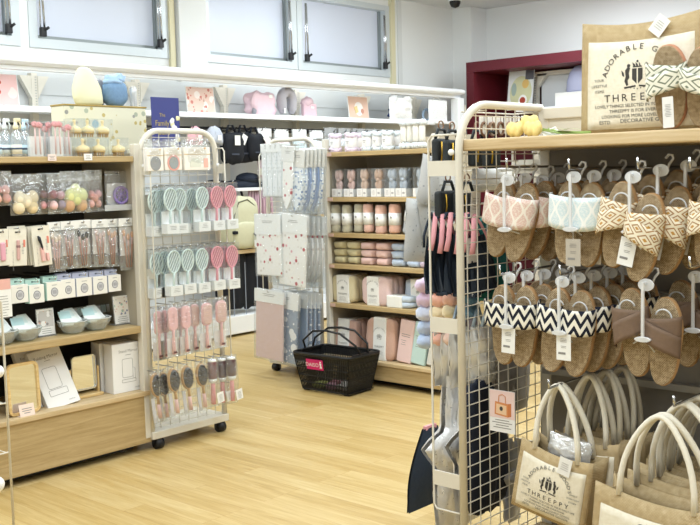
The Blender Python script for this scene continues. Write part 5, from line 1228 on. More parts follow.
def band_roll(label, px, x, c, z=.8935, h=.165, r=.036, lean=0, bz=(.045, .115)):
    g = empty('towel_roll', (x, yat(px, x), z), FB, label, 'rolled towel', 'rolled towels with white bands', rot=(0, lean, FB))
    b = MB().lathe([(0, .004), (r*.85, 0), (r, .012), (r*.97, .03), (r, h*.5), (r*.98, h-.02), (r*.86, h-.002), (r*.6, h), (r*.5, h-.006), (r*.3, h), (0, h-.004)], 22)
    for v in b.v: f = 1+.05*noise.noise(v*50); v.x *= f; v.y *= f
    b.obj('towel', TW(c), g); MB().lathe([(r*1.03, bz[0]), (r*1.035, bz[1])], 24).obj('paper_band', M('#eae9e4', .75), g)
    b = MB(); 
    def on(a, z_): return (r*1.05*math.sin(a), -r*1.05*math.cos(a), z_)
    zc = (bz[0]+bz[1])/2+.01
    b.add([on(.2*math.cos(t*PI/5), zc+.007*math.sin(t*PI/5)) for t in range(10)], [tuple(range(10))]); b.add([on(-.4, zc-.022), on(.4, zc-.022), on(.4, zc-.019), on(-.4, zc-.019)], [(0, 1, 2, 3)]); b.obj('crest_print', M('#a09c97', .7), g); return g
for k, (px, c, ln, r) in enumerate(((338.5, '#b9b39c', 0, .033), (349.5, '#b9b39c', 0, .033), (361, '#b3ae98', R_(2), .032), (371, '#dcb4a4', R_(-2), .032), (383, '#dcb4a4', 0, .035), (396.5, '#d9ad99', R_(1), .036), (410, '#a9adb2', R_(11), .036))):
    band_roll('%s rolled towel with white band, %s' % (('sage grey', 'sage grey', 'sage grey', 'peach', 'peach', 'peach', 'grey')[k], ('leftmost of its shelf', 'second from the left', 'third from the left, slightly tilted', 'fourth from the left', 'fifth from the left', 'sixth from the left', 'leaning at the right end')[k]), px, XG+.02, c, .8935+(.006 if ln else 0), .165, r, ln, (.045, .115) if k != 6 else (.07, .13))
def fold(label, px, x, z, w, d, h, c, group, name='folded_towel', sd=0):
    g = MB(); g.blob((0, d/2, h/2), (w/2, d/2, h/2*1.0), e=.36, wob=.09, sd=sd, seg=28, rings=10)
    o = g.obj(name, TW(c)); o.location = (x, yat(px, x), z); o.rotation_euler = (0, 0, FB+R_(((sd*37) % 7)-3)*.4); tag(o, label, 'folded towel', group); return o
GT = 'folded towels in stacks on the fourth towel shelf'; r = 0
for k, (px, c, cn) in enumerate(((339.5, '#c9be96', 'sand'), (352.5, '#cbc098', 'sand'), (366.5, '#e3c2ba', 'pink'), (381.5, '#e3bfb6', 'pink'), (397, '#b6c2d2', 'light blue'), (412, '#b9c5d6', 'light blue'), (425, '#cdbccd', 'lilac'))):
    for j in range(3):
        if k == 6 and j == 2: continue
        fold('%s folded towel, %s of the %s stack from the left' % (cn, ('bottom', 'middle', 'top')[j], ORD[k]), px, XG+.005, .7065+j*.0445, .098, .26, .044, c, GT, sd=k*3+j)
# wrapped towel bundles
def bundle(label, px, x, z, w, d, h, c, bw=.55, lean=0, bx=-.1, lie=False):
    g = empty('towel_bundle', (x, yat(px, x), z), 0, label, 'towel bundle', 'towel bundles with crest bands', rot=(lean, 0, FB))
    b = MB()
    if not lie:
        for j in range(3): b.blob((0, d*(.18+.32*j), h/2), (w/2, d*.19, h/2), e=.4, wob=.07, sd=j+px, seg=26, rings=12)
        b.obj('towel', TW(c), g)
        t = MB().box(w*(bx-bw/2), w*(bx+bw/2), -d*.035, d*1.03, -.001, h*1.012, bev=.004); t.obj('paper_band', M('#ecebe6', .75), g)
        q = MB(); k_ = h*.30; X = w*bx; y = -d*.035-.001
        crest(q, X, h*.55, k_*.55, y, 0)
        t_ = 'ADORABLE GOODS'
        for i, ch in enumerate(t_):
            if ch != ' ': a = R_(150)-R_(120)*i/(len(t_)-1); lettering(q, ch, .011, X+w*.22*math.cos(a), h*.56+w*.22*math.sin(a), y, 0, None, 1, a-PI/2)
        lettering(q, 'THREEPPY', .016, X, h*.30, y); bars(q, X, h*.22, w*.36, 4, .0012, y, .007, 0, sd=3); q.obj('crest_print', M('#8d8984', .7), g)
    else:
        b.blob((0, d/2, h*.27), (w/2, d/2, h*.27), e=.45, wob=.08, seg=26).blob((0, d/2, h*.74), (w/2, d/2, h*.27), e=.45, wob=.08, sd=3, seg=26); b.obj('towel', TW(c), g)
        MB().box(-w*.38, w*.18, -.005, d*1.01, -.001, h*1.02, bev=.006).obj('paper_band', M('#ecebe6', .75), g)
    return g
bundle('sand towel bundle with crest band at the left of the fifth shelf', 343, XG+.0, .4715, .185, .16, .165, '#d6c9a4', .54, 0, .02)
bundle('pale pink towel bundle with crest band in the middle of the fifth shelf', 375, XG+.0, .4715, .215, .16, .168, '#dfc3bf', .42, 0, -.06)
bundle('pale pink towel bundle behind the front pink one on the fifth shelf', 386, XG+.17, .4715, .185, .14, .155, '#dfc3bf', .5)
bundle('blue-grey towel bundle with crest band at the right of the fifth shelf', 416, XG+.07, .4715, .17, .16, .16, '#aeb9c9', .62, 0, .1)
bundle('pale blue folded towel bundle lying in front on the fifth shelf', 397, XG-.005, .4715, .20, .062+.02, .068, '#c3cfdd', lie=True)
bundle('dusty rose towel bundle with crest band at the left of the bottom shelf', 342, XG+.02, .1505, .20, .17, .215, '#cda99a', .46, R_(-4), .0)
bundle('dusty rose towel bundle with crest band right of the basket handle', 378, XG+.0, .1505, .22, .17, .25, '#cfa895', .44, R_(-4), .0)
def flatpack(label, px, x, c, ln, w=.115, h=.25):
    g = empty('towel_package', (x, yat(px, x), .1505), 0, label, 'packaged towel', 'flat pastel packages on the bottom shelf', rot=(R_(-5), ln, FB)); b = MB().box(-w/2, w/2, 0, .03, .006, h, bev=.008, seg=3); b.obj('package_body', M(c, .45, 0, .03, 20, .05), g)
    b = MB(); bars(b, 0, h*.66, w*.72, 2, .0028, -.0006, .012, 0, sd=int(px)); bars(b, -w*.12, h*.52, w*.4, 3, .002, -.0006, .012, 0, sd=int(px)+1); b.obj('print', M('#7b7672', .7), g); return g
flatpack('pale pink flat towel package on the bottom shelf', 401.5, XG+.0, '#e9cbc6', R_(-6)*-1, .105, .255); flatpack('mint green flat towel package on the bottom shelf', 415.5, XG+.0, '#c3dbd5', R_(7), .10, .25); flatpack('pale grey flat towel package at the right end of the bottom shelf', 431.5, XG, '#dcd9d2', R_(9), .10, .25)

# white crumpled bags at the right end of the wall shelf
for k, (px, w_, h_, lab) in enumerate(((403, .33, .20, 'white crumpled floral bag on the wall shelf beside the royal blue cloth'), (440, .30, .20, 'flat white printed bag at the far right end of the wall shelf'))):
    p = at(px, 118, 'y', 5.86); g = empty('printed_bag', (p.x, 5.885, 1.7275+h_), 0, lab, 'printed bag'); b = MB().pouch(w_, h_, .06 if k == 0 else .03, 0, None, 14, 12, .7 if k == 0 else .2, k*5+1)
    b.obj('bag_body', spots('pale_dash_print', '#eceded', [('#b9bec4', 60, .2), ('#d5c3c9', 80, .2)]), g)
    if k == 0: MB().blob((-.11, 0, -.02), (.05, .03, .05), wob=.5, seg=14).blob((.09, 0, -.01), (.06, .03, .035), wob=.5, sd=4, seg=14).obj('ruffled_top', M('#e8eaec', .8), g)
    else: MB().tube([(-.10, 0, -.01), (-.06, -.01, .02), (.0, -.01, .02), (.05, 0, -.01)], .004).obj('handle', WHITE, g)
# ================================================================== rack at the far end of the slipper unit (goods hang out along world +y)
RKY = RY+.03
for yy in (0, SD-.005):
    MB().tube([(-.005, yy, 1.35), (-.095, yy, 1.35), (-.108, yy, 1.335), (-.108, yy, .26), (-.098, yy, .245), (-.005, yy, .245)], .0035, n=6).obj('side_loop', WMET, s)
    for z in (.34, .80, 1.255): MB().box(-.108, -.004, yy-.003, yy+.003, z-.022, z+.022).obj('crossbar', WMET, s)
    MB().blob((-.018, yy-.012, 1.30), (.009, .009, .009)).obj('knob', WHITE, s)
    MB().blob((-.018, yy-.012, .19), (.009, .009, .009)).obj('knob', WHITE, s)
def rk3h(X, z, L): MB().tube([(0, X-RX, z), (-L, X-RX, z), (-L-.003, X-RX, z+.012)], .0024, n=6).obj('hook', WMET, s)
FC = PI
def hang(name, label, cat, group, px, py, y): 
    p = at(px, py, 'y', y); return empty(name, p, FC, label, cat, group), p
BK = M('#23282b', .65, 0, .12, 60, .2); GLD = M('#c9a33f', .35, .8)
def black_pouch(label, px, py, y, tagm=None, h=.085, w=.075):
    g, p = hang('black_pouch', label, 'pouch', 'black zip pouches on the end rack', px, py, y)
    MB().box(-w/2, w/2, -.014, .014, -h-.03, -.03, bev=.010, seg=3).obj('pouch_body', BK, g)
    MB().tube([(-.03, 0, -.03), (-.016, 0, -.002), (.016, 0, -.002), (.03, 0, -.03)], .005).obj('loop', BK, g)
    for s_ in (-1, 1): MB().tube([(w*.28, s_*.017, -.04), (w*.26, s_*.018, -.075), (w*.30, s_*.017, -.10)], .0028, n=6).obj('gold_zip_pull', GLD, g)
    MB().tube(arc(0, .012, .013, 0, 2*PI, 12, 0)[:-1], .0025, closed=True, n=6).obj('ring', M('#8a6a50', .4), g); return g
for k, (px, py, y) in enumerate(((441, 129, 1.90), (452, 130, 1.84), (477, 130, 1.80), (491, 131, 1.74))):
    black_pouch(('small black pouch with gold zip pull, leftmost at the top of the end rack', 'small black pouch with gold zip pull, second from the left at the top', 'small black pouch seen through the mesh near the top', 'small black pouch nearest the mesh at the top')[k], px, py, y)
for k, (px, py, y) in enumerate(((448, 181, 1.86), (467, 182, 1.80))):
    g = black_pouch(('square black pouch hanging left of the rack post, second row', 'square black pouch behind the mesh, second row')[k], px, py, y, h=.085, w=.12)
# white printed pouches beyond
def paperbag(label, px, top, bot, wpx, y, rot=0, m=None, group='white printed bags on the end rack'):
    p = at(px, top, 'y', y); h = p.z-at(px, bot, 'y', y).z; w = at(px+wpx/2, top, 'y', y).x-at(px-wpx/2, top, 'y', y).x
    g = empty('printed_bag', p, 0, label, 'printed bag', group, rot=(0, rot, 0)); rk3h(min(RX+.44, max(RX+.01, p.x)), p.z-.01, y-RY); MB().pouch(w, h, .035, 0, None, 8, 10, .25, px).obj('bag_body', m or SPRIG, g)
    MB().box(-.022, .022, -.024, -.022, -h*.2, -h*.05).obj('price_tag', PAPER, g); return g
SPRIG = spots('faint_dot_print', '#e9eaea', [('#c3c6cb', 70, .22), ('#d8d9dc', 110, .2)])
for k, (px, t, bt, w_, y, r_) in enumerate(((440, 160, 208, 34, 1.96, 14), (432, 182, 232, 34, 1.98, -12), (426, 200, 262, 38, 2.01, 6), (450, 168, 206, 26, 2.0, 0), (495, 168, 190, 45, 1.82, 0))):
    paperbag(('white dotted bag tilted below the black pouches', 'white bag fanned out under the square black pouch', 'large white printed bag left of the pink-strapped bags', 'white bag half hidden by the rack post', 'wide white bag behind the mesh and pink slippers')[k], px, t, bt, w_, y, R_(r_))
# navy drawstring bags with pink straps
PKS = M('#d99aa0', .7, 0, .08, 60, .2); NV2 = M('#283240', .85, 0, .12, 70, .3); GRNB = M('#1d6c68', .8, 0, .12, 70, .3)
def strap_bag(label, X, y, zt, body, strap, h=.26, w=.17, lean=0):
    g = empty('strap_bag', (X, y, zt), 0, label, 'bag', 'dark bags with coloured straps on the end rack', rot=(0, lean, FC+R_(0)))
    b = MB()
    for s_ in (-1, 1):
        b.grid(lambda u, v: ((u-.5)*w*(.55+.45*min(1, v*1.6)), s_*(.006+.022*math.sin(PI*u)*min(1, v*2)+.006*math.sin(u*26+v*3)*(.4+v)), -.07-h*.72*v+.012*math.sin(u*20)*v), 22, 10)
    b.box(-w*.5, w*.5, -.012, .012, -.07-h*.74, -.07-h*.70); b.obj('bag_body', body, g)
    b = MB()
    for j, (x0, s_) in enumerate(((-.035, -1), (-.012, 1), (.016, -1), (.038, 1))):
        b.tube([(0, s_*.008, .0), (x0*.7, s_*.02, -.03), (x0*1.4, s_*.030, -.07), (x0*1.8, s_*.028, -.105)], .0085, 0 if j in (1, 3) else 1, n=8, flat=.5)
    b.obj('straps', [strap, body], g); return g
for k, (px, y) in enumerate(((434, 1.88), (441, 1.85), (449, 1.82), (457, 1.79), (465, 1.76), (472, 1.73))):
    p = at(px, 213+(k % 2)*1.5, 'y', y); strap_bag('navy bag with pink straps on the end rack, %s from the left' % ORD[k], p.x, y, p.z, NV2, PKS, .235, .125, R_(6+(k*5) % 9))
    if k == 0: rk3h(p.x, p.z-.01, y-RY)
for k, (px, y) in enumerate(((481, 1.85), (487, 1.80), (493, 1.75))):
    p = at(px, 217, 'y', y); strap_bag('deep teal bag behind the mesh, %s from the left' % ORD[k], p.x, y, p.z, GRNB, M('#1f7f78', .7), .25, .15)
# tags through the mesh
for k, (px, py, y, a) in enumerate(((471, 238, 1.72, -5), (479, 272, 1.72, 8), (476, 192, 1.72, 4))):
    p = at(px, py, 'y', y); o = MB().box(-.018, .018, 0, .001, -.075, 0); bars(o, 0, -.02, .024, 5, .0015, -.0005, .008, 1, sd=k); o = o.obj('price_tag', [M('#dcdad5', .6), INKG]); o.location = p; o.rotation_euler = (0, R_(a), R_(-15))
    tag(o, ('pale tag hanging behind the mesh at the navy bags', 'white tag hanging behind the mesh below the teal bags', 'pale tag hanging behind the mesh at the black pouches')[k], 'price tag')
# pastel fluffy goods and silver mini bags
def fluffy(label, px, py, y, cols, h=.20, w=.07):
    g, p = hang('plush_strap', label, 'fluffy item', 'pastel fluffy items on the end rack', px, py, y); rk3h(min(RX+.44, max(RX+.01, p.x)), p.z-.03, y-RY)
    for j in range(5): MB().blob((0, 0, -.03-j*h/5), (w/2*(1 if j % 2 == 0 else .8), .03, h/9), wob=.25, sd=j, seg=14, rings=8).obj('fluffy_segment', TW(cols[j % len(cols)]), g)
fluffy('lilac and pale blue fluffy item, leftmost on the end rack', 425, 277, 2.08, ['#d9c4dc', '#d9c4dc', '#cdd6ea', '#b9cbe6', '#b9cbe6'], .24, .085); fluffy('peach and cream fluffy item beside the rack post', 438, 278, 2.0, ['#eab7a4', '#eab7a4', '#ecdcb6', '#eab7a4', '#eab7a4'], .22); fluffy('peach fluffy item behind the rack post', 451, 276, 1.92, ['#eab7a4', '#e9b9a8', '#ecdcb6', '#eab7a4', '#e9c9b9'], .22); fluffy('denim blue fluffy item behind the mesh', 470, 276, 1.82, ['#5f86a8', '#5f86a8', '#6f93b2', '#9a8f95', '#8d949b'], .2)
SILV = M('#e4e3e0', .3, .6, .05, 12, .9); 
def silver_pouch(label, px, py, y, h=.20, w=.085):
    g, p = hang('silver_pouch', label, 'silver pouch', 'small silver pouches on the end rack', px, py, y)
    MB().pouch(w, h, .04, 0, Tm((0, 0, -.06)), 8, 10, .35, px).obj('pouch_body', SILV, g); MB().tube([(-.03, 0, -.065), (0, 0, 0), (.03, 0, -.065)], .006).obj('strap', M('#9fb0bf', .5), g)
    MB().box(-.03, .01, -.024, -.022, -.11, -.09).obj('label', M('#8a6a45', .5), g); return g
for k, (px, y) in enumerate(((441, 2.0), (449, 1.94), (457, 1.88), (468, 1.82), (478, 1.77), (487, 1.73))): silver_pouch('small silver pouch on the end rack, %s from the left' % ORD[k], px, 308-.5*k, y)
# large silver bags on the lowest hooks, grey bags behind the mesh
def foil_bag(label, px, top, bot, y, w, m, sd, strap=True, lean=0):
    p = at(px, top, 'y', y); h = p.z-at(px, bot, 'y', y).z; g = empty('foil_bag', p, 0, label, 'bag', None, rot=(0, lean, FC))
    def ww(v): return w*(.26+.04*v/.36 if v < .34 else (.30+.70*min(1, (v-.34)/.07)) if v < .42 else max(.60, 1-2.6*(v-.42)))
    b = MB()
    for s_ in (-1, 1): b.grid(lambda u, v: ((u-.5)*ww(v)+.01*noise.noise(Vector((v*6, sd, 2))), s_*(.008+.03*math.sin(PI*u)**.6*math.sin(PI*min(1, v*.9+.08))*(1+.7*noise.noise(Vector((u*4, v*9, sd))))), -h*v), 14, 26)
    b.obj('bag_body', m, g)
    return g
def foil_mat():
    t = NT('silver_foil'); n = t.noise(t.coord('Object', (1, 1, .4)), 13, 2, .5, 1.5); n2 = t.noise(t.coord(), 70, 2)
    t.pbr('#ecebea', t.math('ADD', .20, t.math('MULTIPLY', n2, .22)), .42, t.bump(n, .8, .02), .6); return t.m
FOIL = foil_mat()
foil_bag('crumpled silver foil bag hanging at the rack post', 451, 374, 530, 1.93, .31, FOIL, 1); foil_bag('crumpled silver foil bag behind the first, nearer the mesh', 468, 380, 520, 1.84, .24, FOIL, 4)
g, p = hang('navy_apron', 'dark navy long bag with a pink top edge leaning out at the lowest left', 'bag', None, 430, 427, 2.06)
q0 = at(430, 427, 'y', 2.06)
def nav(u, v):
    t = v; cx = -.0+.03*t; w = .05+.075*math.sin(min(1, t*1.15)*PI*.62); return (-(cx*-1)*0+(u-.5)*w*1.6+.035*t, 0, -t*.27)
b = MB()
for s_ in (-1, 1): b.grid(lambda u, v: (nav(u, v)[0], s_*(.004+.014*math.sin(PI*u)*math.sin(PI*min(1, v+.05))), nav(u, v)[2]), 10, 14)
b.obj('bag_body', NV2, g); MB().box(-.03, .03, -.006, .006, -.006, .008).obj('pink_edge', PKS, g)
DN = M('#161c2b', .85, 0, .15, 60, .3)
for k, (px, y) in enumerate(((478, 1.74), (490, 1.80), (485, 1.90))):
    p = at(px, 378, 'y', y); g = empty('long_bag', p, 0, ('long midnight blue bag right behind the mesh, lower left', 'long midnight blue bag behind the picture card', 'long midnight blue bag deeper behind the mesh')[k], 'bag', 'midnight blue bags behind the mesh', rot=(0, 0, FC))
    MB().blob((0, 0, -.22), (.075, .028, .21), e=.5, wob=.15, sd=k).obj('bag_body', DN, g); MB().tube([(-.02, 0, -.03), (0, 0, 0), (.02, 0, -.03)], .006).obj('loop', DN, g)
GB2 = M('#8c8884', .7, 0, .08, 40, .4)
for k, (px, y, t, bt) in enumerate(((504, 1.73, 338, 418), (518, 1.75, 336, 410), (512, 1.85, 340, 412))):
    p = at(px, t, 'y', y); h = p.z-at(px, bt, 'y', y).z; g = empty('grey_pouch', p, 0, ('grey clear-front pouch behind the mesh under the zigzag slippers', 'grey pouch behind the mesh next to the back panel', 'grey pouch deeper behind the mesh')[k], 'pouch', 'grey pouches behind the mesh', rot=(0, 0, FC))
    MB().pouch(.11, h, .05, 0, None, 8, 8, .3, k).obj('pouch_body', GB2, g); MB().box(-.05, .05, -.004, .004, -.02, .0).obj('header', M('#a6a29e', .6), g)
g = foil_bag('grey translucent crumpled bag beside the small jute tote behind the mesh', 512, 440, 520, 1.78, .13, M('#a6a7ab', .35, .2, .06, 20, .8), 8)
# picture card hooked on the mesh (hangs inside, facing the aisle)
p = at(496.5, 412, 'x', 2.47); 
q0, q1 = at(484.5, 388, 'x', 2.44), at(509.5, 392, 'x', 2.44); qb = at(484, 429, 'x', 2.44)
g = empty('picture_sign', (2.46, (q0.y+q1.y)/2, (q0.z+q1.z)/2), FB, 'pink sign card showing an orange tote bag, fixed to the mesh', 'sign'); w = q0.y-q1.y; h = q0.z-qb.z
g.location = (2.44, RY-.006-w/2, q0.z+.0)
MB().box(-w/2, w/2, 0, .0015, -h, 0).obj('card', M('#f0efee', .4), g)
b = MB().box(-w/2+.001, w/2-.001, -.0006, 0, -h*.66, -.001); b.obj('pink_background', M('#ecd0cc', .5), g)
OR_ = M('#d98f5a', .6); b = MB().add([(-.024, -.0012, -h*.27), (.020, -.0012, -h*.30), (.020, -.0012, -h*.62), (-.026, -.0012, -h*.58)], [(0, 1, 2, 3)]).add([(.020, -.0012, -h*.30), (.032, -.0012, -h*.28), (.032, -.0012, -h*.59), (.020, -.0012, -h*.62)], [(0, 1, 2, 3)], 2)
b.tube([(-.012, -.0014, -h*.28), (-.010, -.0014, -h*.12), (.002, -.0014, -h*.09), (.012, -.0014, -h*.13), (.013, -.0014, -h*.29)], .0012, 0, n=4)
b.add([(-.019, -.0016, -h*.32), (.016, -.0016, -h*.35), (.016, -.0016, -h*.58), (-.021, -.0016, -h*.55)], [(0, 1, 2, 3)], 1); b.add([(x_-.002, -.002, z_-h*.43) for x_, z_ in ell(0, 0, .006, .007, 8)], [tuple(range(8))], 3); b.obj('tote_picture', [OR_, M('#ecc7a2', .6), M('#c97a48', .6), INK], g)
b = MB(); bars(b, 0, -h*.72, w*.8, 4, .0022, -.0006, .0075, 0, sd=8); b.obj('print', INKG, g)
# ================================================================== shopping basket on the floor
c_ = [(4.0, 4.11), (3.97, 3.67), (4.26, 3.66), (4.29, 4.10)]
g = empty('shopping_basket', (4.145, 3.872, .0), FB+R_(3), 'black plastic shopping basket with magenta label on the floor by the towel shelves', 'shopping basket')
BP = M('#101113', .35, 0, .1, 30, 0, .4); L0, D0, L1, D1, H = .166, .110, .207, .140, .222
def bk(u, v, side):   # slatted wall point
    l = L0+(L1-L0)*v; d = D0+(D1-D0)*v; z = .012+(H-.012)*v
    if side == 0: return Vector((-l+2*l*u, -d, z))
    if side == 1: return Vector((l, -d+2*d*u, z))
    if side == 2: return Vector((l-2*l*u, d, z))
    return Vector((-l, d-2*d*u, z))
for side in range(4):
    b = MB(); n = 30 if side % 2 == 0 else 20
    for i in range(n+1):
        u_ = i/n; b.tube([bk(u_, 0, side), bk(u_, .97, side)], .0047, n=4)
    for v in (.0, .20, .40, .62, .80): b.tube([bk(k/6, v, side) for k in range(7)], .0045, n=5)
    # solid bands
    nn = {0: Vector((0, -1, 0)), 1: Vector((1, 0, 0)), 2: Vector((0, 1, 0)), 3: Vector((-1, 0, 0))}[side]
    for v0, v1 in ((.78, .97), (.0, .06)): P = [bk(0, v0, side), bk(1, v0, side), bk(1, v1, side), bk(0, v1, side)]; Q = [q-nn*.003 for q in P]; b.add(P+Q, [(0, 1, 2, 3), (7, 6, 5, 4), (0, 4, 5, 1), (2, 6, 7, 3)])
    b.obj('basket_wall', BP, g)
b = MB(); 
for x in (-1, 1): b.box(x*.15-.02, x*.15+.02, -.10, .10, 0, .012)
for i in range(9): b.box(-L0, L0, -D0+.002+i*.0275, -D0+.012+i*.0275, .010, .015)
for i in range(9): b.box(-L0+.005+i*.042, -L0+.013+i*.042, -D0, D0, .0105, .0145)
b.obj('basket_floor', BP, g)
rim = [(x, y, H) for x, y in rrect(-L1-.006, L1+.006, -D1-.006, D1+.006, .03, 5)]; MB().tube(rim, .0075, closed=True, n=8, flat=1.3).obj('rim', BP, g)
for k, (ya, lean) in enumerate(((-.03, -.055), (.03, .02))):
    b = MB().tube([(-L1, ya, H), (-L1+.01, ya+lean*.6, H+.06), (-.10, ya+lean, H+.125), (0, ya+lean, H+.135), (.10, ya+lean, H+.125), (L1-.01, ya+lean*.6, H+.06), (L1, ya, H)], .006, n=8, flat=1.1); b.obj('handle', BP, g)
for q in (L1-.008, -L1+.008): MB().box(q-.012, q+.012, -.09, .09, H-.006, H+.012, bev=.004).obj('handle_mount', BP, g)
a_ = bk(.40, .74, 0); tl = math.atan2(-(D1-D0), H)
T = Tm((a_.x, a_.y-.013, a_.z), (tl*-1 if False else R_(8.5), 0, 0))
s_ = MB().box(-.062, .062, -.002, 0, -.03, .03, 0, T).obj('magenta_label', M('#d31f6e', .4), g)
b = MB(); lettering(b, 'DAISO', .032, -.018, -.012, -.0028, 0, T, 1.05); b.tube([(.040, -.003, -.018), (.044, -.003, -.002), (.040, -.003, .012)], .003, 0, T, n=5).tube([(.050, -.003, -.018), (.046, -.003, 0), (.050, -.003, .010)], .003, 0, T, n=5).blob((.045, -.003, .018), (.005, .001, .005), 0, T); b.obj('label_lettering', WHITE, s_)
# goods lying in the basket
for k, (x, y, c, lab) in enumerate(((-.09, -.04, '#b6bf6a', 'yellow-green small pack in the shopping basket'), (.0, -.05, '#c58ea6', 'pink small pack in the shopping basket'), (.08, -.03, '#d9d6d2', 'white small pack in the shopping basket'), (-.03, .04, '#9a5a6a', 'maroon pack at the back of the shopping basket'), (.05, .05, '#e2dfda', 'white pack at the back of the shopping basket'))):
    o = MB().box(-.04, .04, -.03, .03, 0, .03, bev=.008).obj('small_pack', M(c, .4)); w_ = g.matrix_world
    v = Matrix.Rotation(FB+R_(4), 3, 'Z') @ Vector((x, y, 0)); o.location = (4.145+v.x, 3.872+v.y, .0155); o.rotation_euler = (0, 0, k*.7); tag(o, lab, 'small pack', 'packs in the shopping basket')
# ================================================================== maroon display against the right-hand wall
MR = M('#591420', .5, 0, .04, 8); MRD = M('#4e121c', .6, 0, .04, 8)
DX = 8.3; d0 = at(466, 62.7, 'x', DX); d1 = at(640, 45, 'x', DX)
g = empty('wall_display', (DX, d0.y, 0), FB, 'maroon-framed wall display with white brackets behind the slipper unit', 'display'); dw = d0.y-1.8; Z1 = d0.z
MB().box(0, dw, 0, .60, Z1-.10, Z1).box(0, .09, 0, .60, .0, Z1-.101).obj('maroon_frame', MR, g)
MB().box(.091, .60, .58, .60, .0, Z1-.101).obj('maroon_back', MRD, g)
MB().box(.60, dw, .44, .46, .1, Z1-.13).obj('pale_back_panel', M('#d3d5d6', .5), g)
MB().box(.50, dw, .12, .45, 1.80, 1.83, bev=.003).obj('shelf', WPAINT, g)
for x in (.55, 1.52):
    b = MB().box(x-.02, x+.03, .40, .44, .1, Z1-.13); 
    for k in range(16): b.box(x-.006, x+.004, .398, .40, 1.86+k*.025, 1.872+k*.025, 1)
    b.obj('upright', [WMET, ALUD], g)
    for sg in (-1, 1): MB().prism([(x+sg*.035, Z1-.14), (x+sg*.15, Z1-.14), (x+sg*.035, Z1-.28)], .38, .42).obj('gusset', WMET, g)
MB().box(.52, dw, .38, .43, Z1-.16, Z1-.12).obj('cross_beam', WMET, g)
pb = at(519, 104, 'x', DX+.25); g_ = empty('picture_board', (DX+.25, pb.y, 1.8305), FB, 'tableware photo board on the maroon display shelf', 'picture board'); hw = (at(506, 90, 'x', DX+.25).y-at(531, 90, 'x', DX+.25).y)/2; hh = at(519, 68, 'x', DX+.25).z-1.8305
MB().box(-hw, hw, 0, .01, 0, hh, 0, Tm((0, 0, 0), (R_(-8), 0, 0))).obj('board', M('#dfe2e3', .5), g_)
b = MB(); T = Tm((0, -.002, 0), (R_(-8), 0, 0)); b.prism(ell(hw*.05, hh*.42, hw*.86, hh*.40), -.002, 0, 0, T).prism(ell(hw*.25, hh*.22, hw*.34, hh*.14), -.004, -.002, 1, T).prism(ell(hw*.25, hh*.22, hw*.22, hh*.08), -.005, -.004, 2, T).prism(ell(hw*.4, hh*.62, hw*.26, hh*.11), -.004, -.002, 3, T).prism(ell(-hw*.5, hh*.5, hw*.2, hh*.16), -.004, -.002, 4, T)
b.obj('photo_print', [M('#cfcfa8', .6), WHITE, M('#a8402f', .6), M('#d9b56b', .6), M('#9fb0aa', .6)], g_)
MB().box(hw*.35, hw, -.004, 0, hh*.72, hh-.002, 0, Tm((0, 0, 0), (R_(-8), 0, 0))).obj('dark_corner', M('#5e5f66', .6), g_)
pb = at(567, 104, 'x', DX+.2); b = MB().box(-.13, .3, 0, .2, 0, .13, bev=.004).obj('white_box', WHITE); b.name = 'carton'; b.location = (DX+.2, pb.y, 1.8305); b.rotation_euler = (0, 0, FB); tag(b, 'white box on the maroon display shelf under the lavender dome', 'box')
o = MB().lathe([(.13, 0), (.135, .02), (.13, .10), (.10, .19), (.05, .24), (0, .255)], 20, sy=.6).obj('fabric_dome', M('#b7bcdc', .5, 0, .03)); pb = at(577, 92, 'x', DX+.25); o.location = (DX+.30, pb.y, 1.9608); o.rotation_euler = (0, 0, FB); tag(o, 'lavender dome-shaped bag on the white box by the jute bag', 'bag')
# hair goods seen through the mesh top
for k in range(6):
    px = 483+8.3*k; y = 1.745; p = at(px, 116, 'y', y); g = empty('hair_tie_card', p, 0, 'white card of brown hair ties behind the mesh top, %s from the left' % ORD[k], 'carded hair ties', 'hair tie cards at the top of the end rack', rot=(0, 0, FC))
    MB().box(-.020, .020, -.0006, .0006, -.055, 0).obj('card', WHITE, g); MB().tube([(0, .004, 0), (0, .004, -.02)], .001, n=4).tube([(.016*math.cos(t*PI/6), .004, -.040+.020*math.sin(t*PI/6)) for t in range(12)], .004, closed=True, n=6).obj('hair_tie', M(('#7b5a44', '#a58b78')[k % 2], .6), g)
z_ = at(500, 115, 'y', 1.745).z; MB().tube([(-.081, .13, z_+.004), (-.081, .44, z_+.004)], .0025, n=6).tube([(-.081, .14, z_+.004), (0, .14, z_+.004)], .0025, n=6).tube([(-.081, .40, z_+.004), (0, .40, z_+.004)], .0025, n=6).obj('hanging_bar', WMET, s)
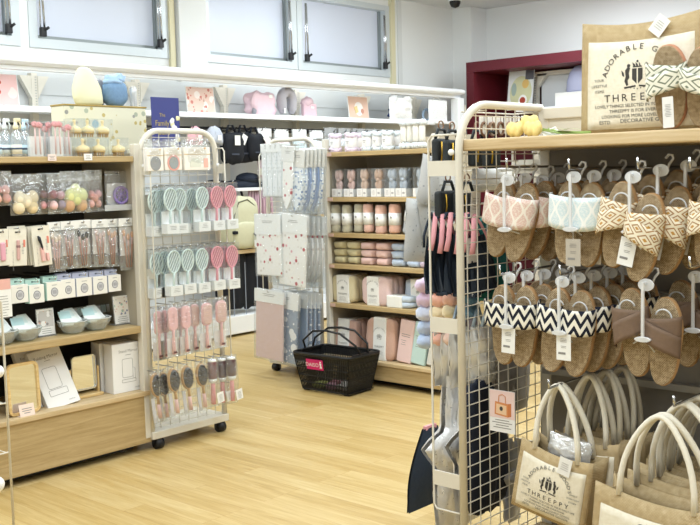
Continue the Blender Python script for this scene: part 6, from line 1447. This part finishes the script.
# ================================================================== white rack cut by the left frame edge
p = at(5.5, 380, 'y', 3.10)
g = empty('wire_stand', (p.x, 3.10, 0), 0, 'thin cream wire stand cut by the left frame edge, in front of the oak unit', 'wire rack')
t_ = at(3.2, 296, 'y', 3.10).z
MB().tube([(-.30, 0, .03), (-.30, 0, t_), (-.02, 0, t_), (-.0, 0, t_-.02), (0, 0, .03)], .0042, n=6).obj('wire_frame', WMET, g)
b = MB()
for z in (.03, .33, .50): b.tube([(-.30, 0, z), (0, 0, z)], .003, n=5); b.tube([(-.30, .12, z), (0, .12, z)], .003, n=5)
for k in range(9): b.tube([(-.30+.036*k, 0, .33), (-.30+.036*k, .12, .33)], .002, n=5); b.tube([(-.30+.036*k, 0, .50), (-.30+.036*k, .12, .50)], .002, n=5)
for x in (-.30, -.02): b.tube([(x, .12, .0), (x, .12, .52)], .004, n=6); b.tube([(x, 0, .0), (x, .12, .0)], .004, n=6)
b.obj('wire_shelves', WMET, g)
q = at(-1, 372, 'y', 3.08); MB().blob((q.x-p.x, -.01, q.z), (.022, .022, .022), seg=16, rings=12).obj('knob', WHITE, g)
q = at(-2, 485, 'y', 3.08); MB().blob((q.x-p.x, -.01, q.z), (.027, .027, .027), seg=16, rings=12).obj('knob', WHITE, g)
p = at(0, 287, 'y', 3.68); h = p.z-at(0, 318, 'y', 3.68).z
g = empty('hanging_sign', (p.x-.0, 3.68, p.z), 0, 'white printed card with pink edge cut by the left frame edge', 'sign'); MB().box(-.08, .047, 0, .002, -h, 0).obj('card', PAPER, g); MB().box(-.08, .045, -.0008, 0, -.012, .03).obj('pink_edge', M('#e5b1a6', .5), g)
b = MB(); bars(b, .0, -.04, .07, 9, .002, -.0008, .011, 0, sd=5); b.obj('print', INKG, g)
# ------------------------------------------------------------------ light and view
w = bpy.data.worlds.new('world'); bpy.context.scene.world = w; w.use_nodes = True
w.node_tree.nodes['Background'].inputs[0].default_value = (.9, .95, 1, 1); w.node_tree.nodes['Background'].inputs[1].default_value = .6
vs = bpy.context.scene.view_settings
vs.view_transform = 'Standard'; vs.look = 'None'; vs.gamma = 1; vs.use_curve_mapping = False; vs.exposure = -0.40
cy = bpy.context.scene.cycles
cy.max_bounces = 10; cy.transparent_max_bounces = 40; cy.diffuse_bounces = 4
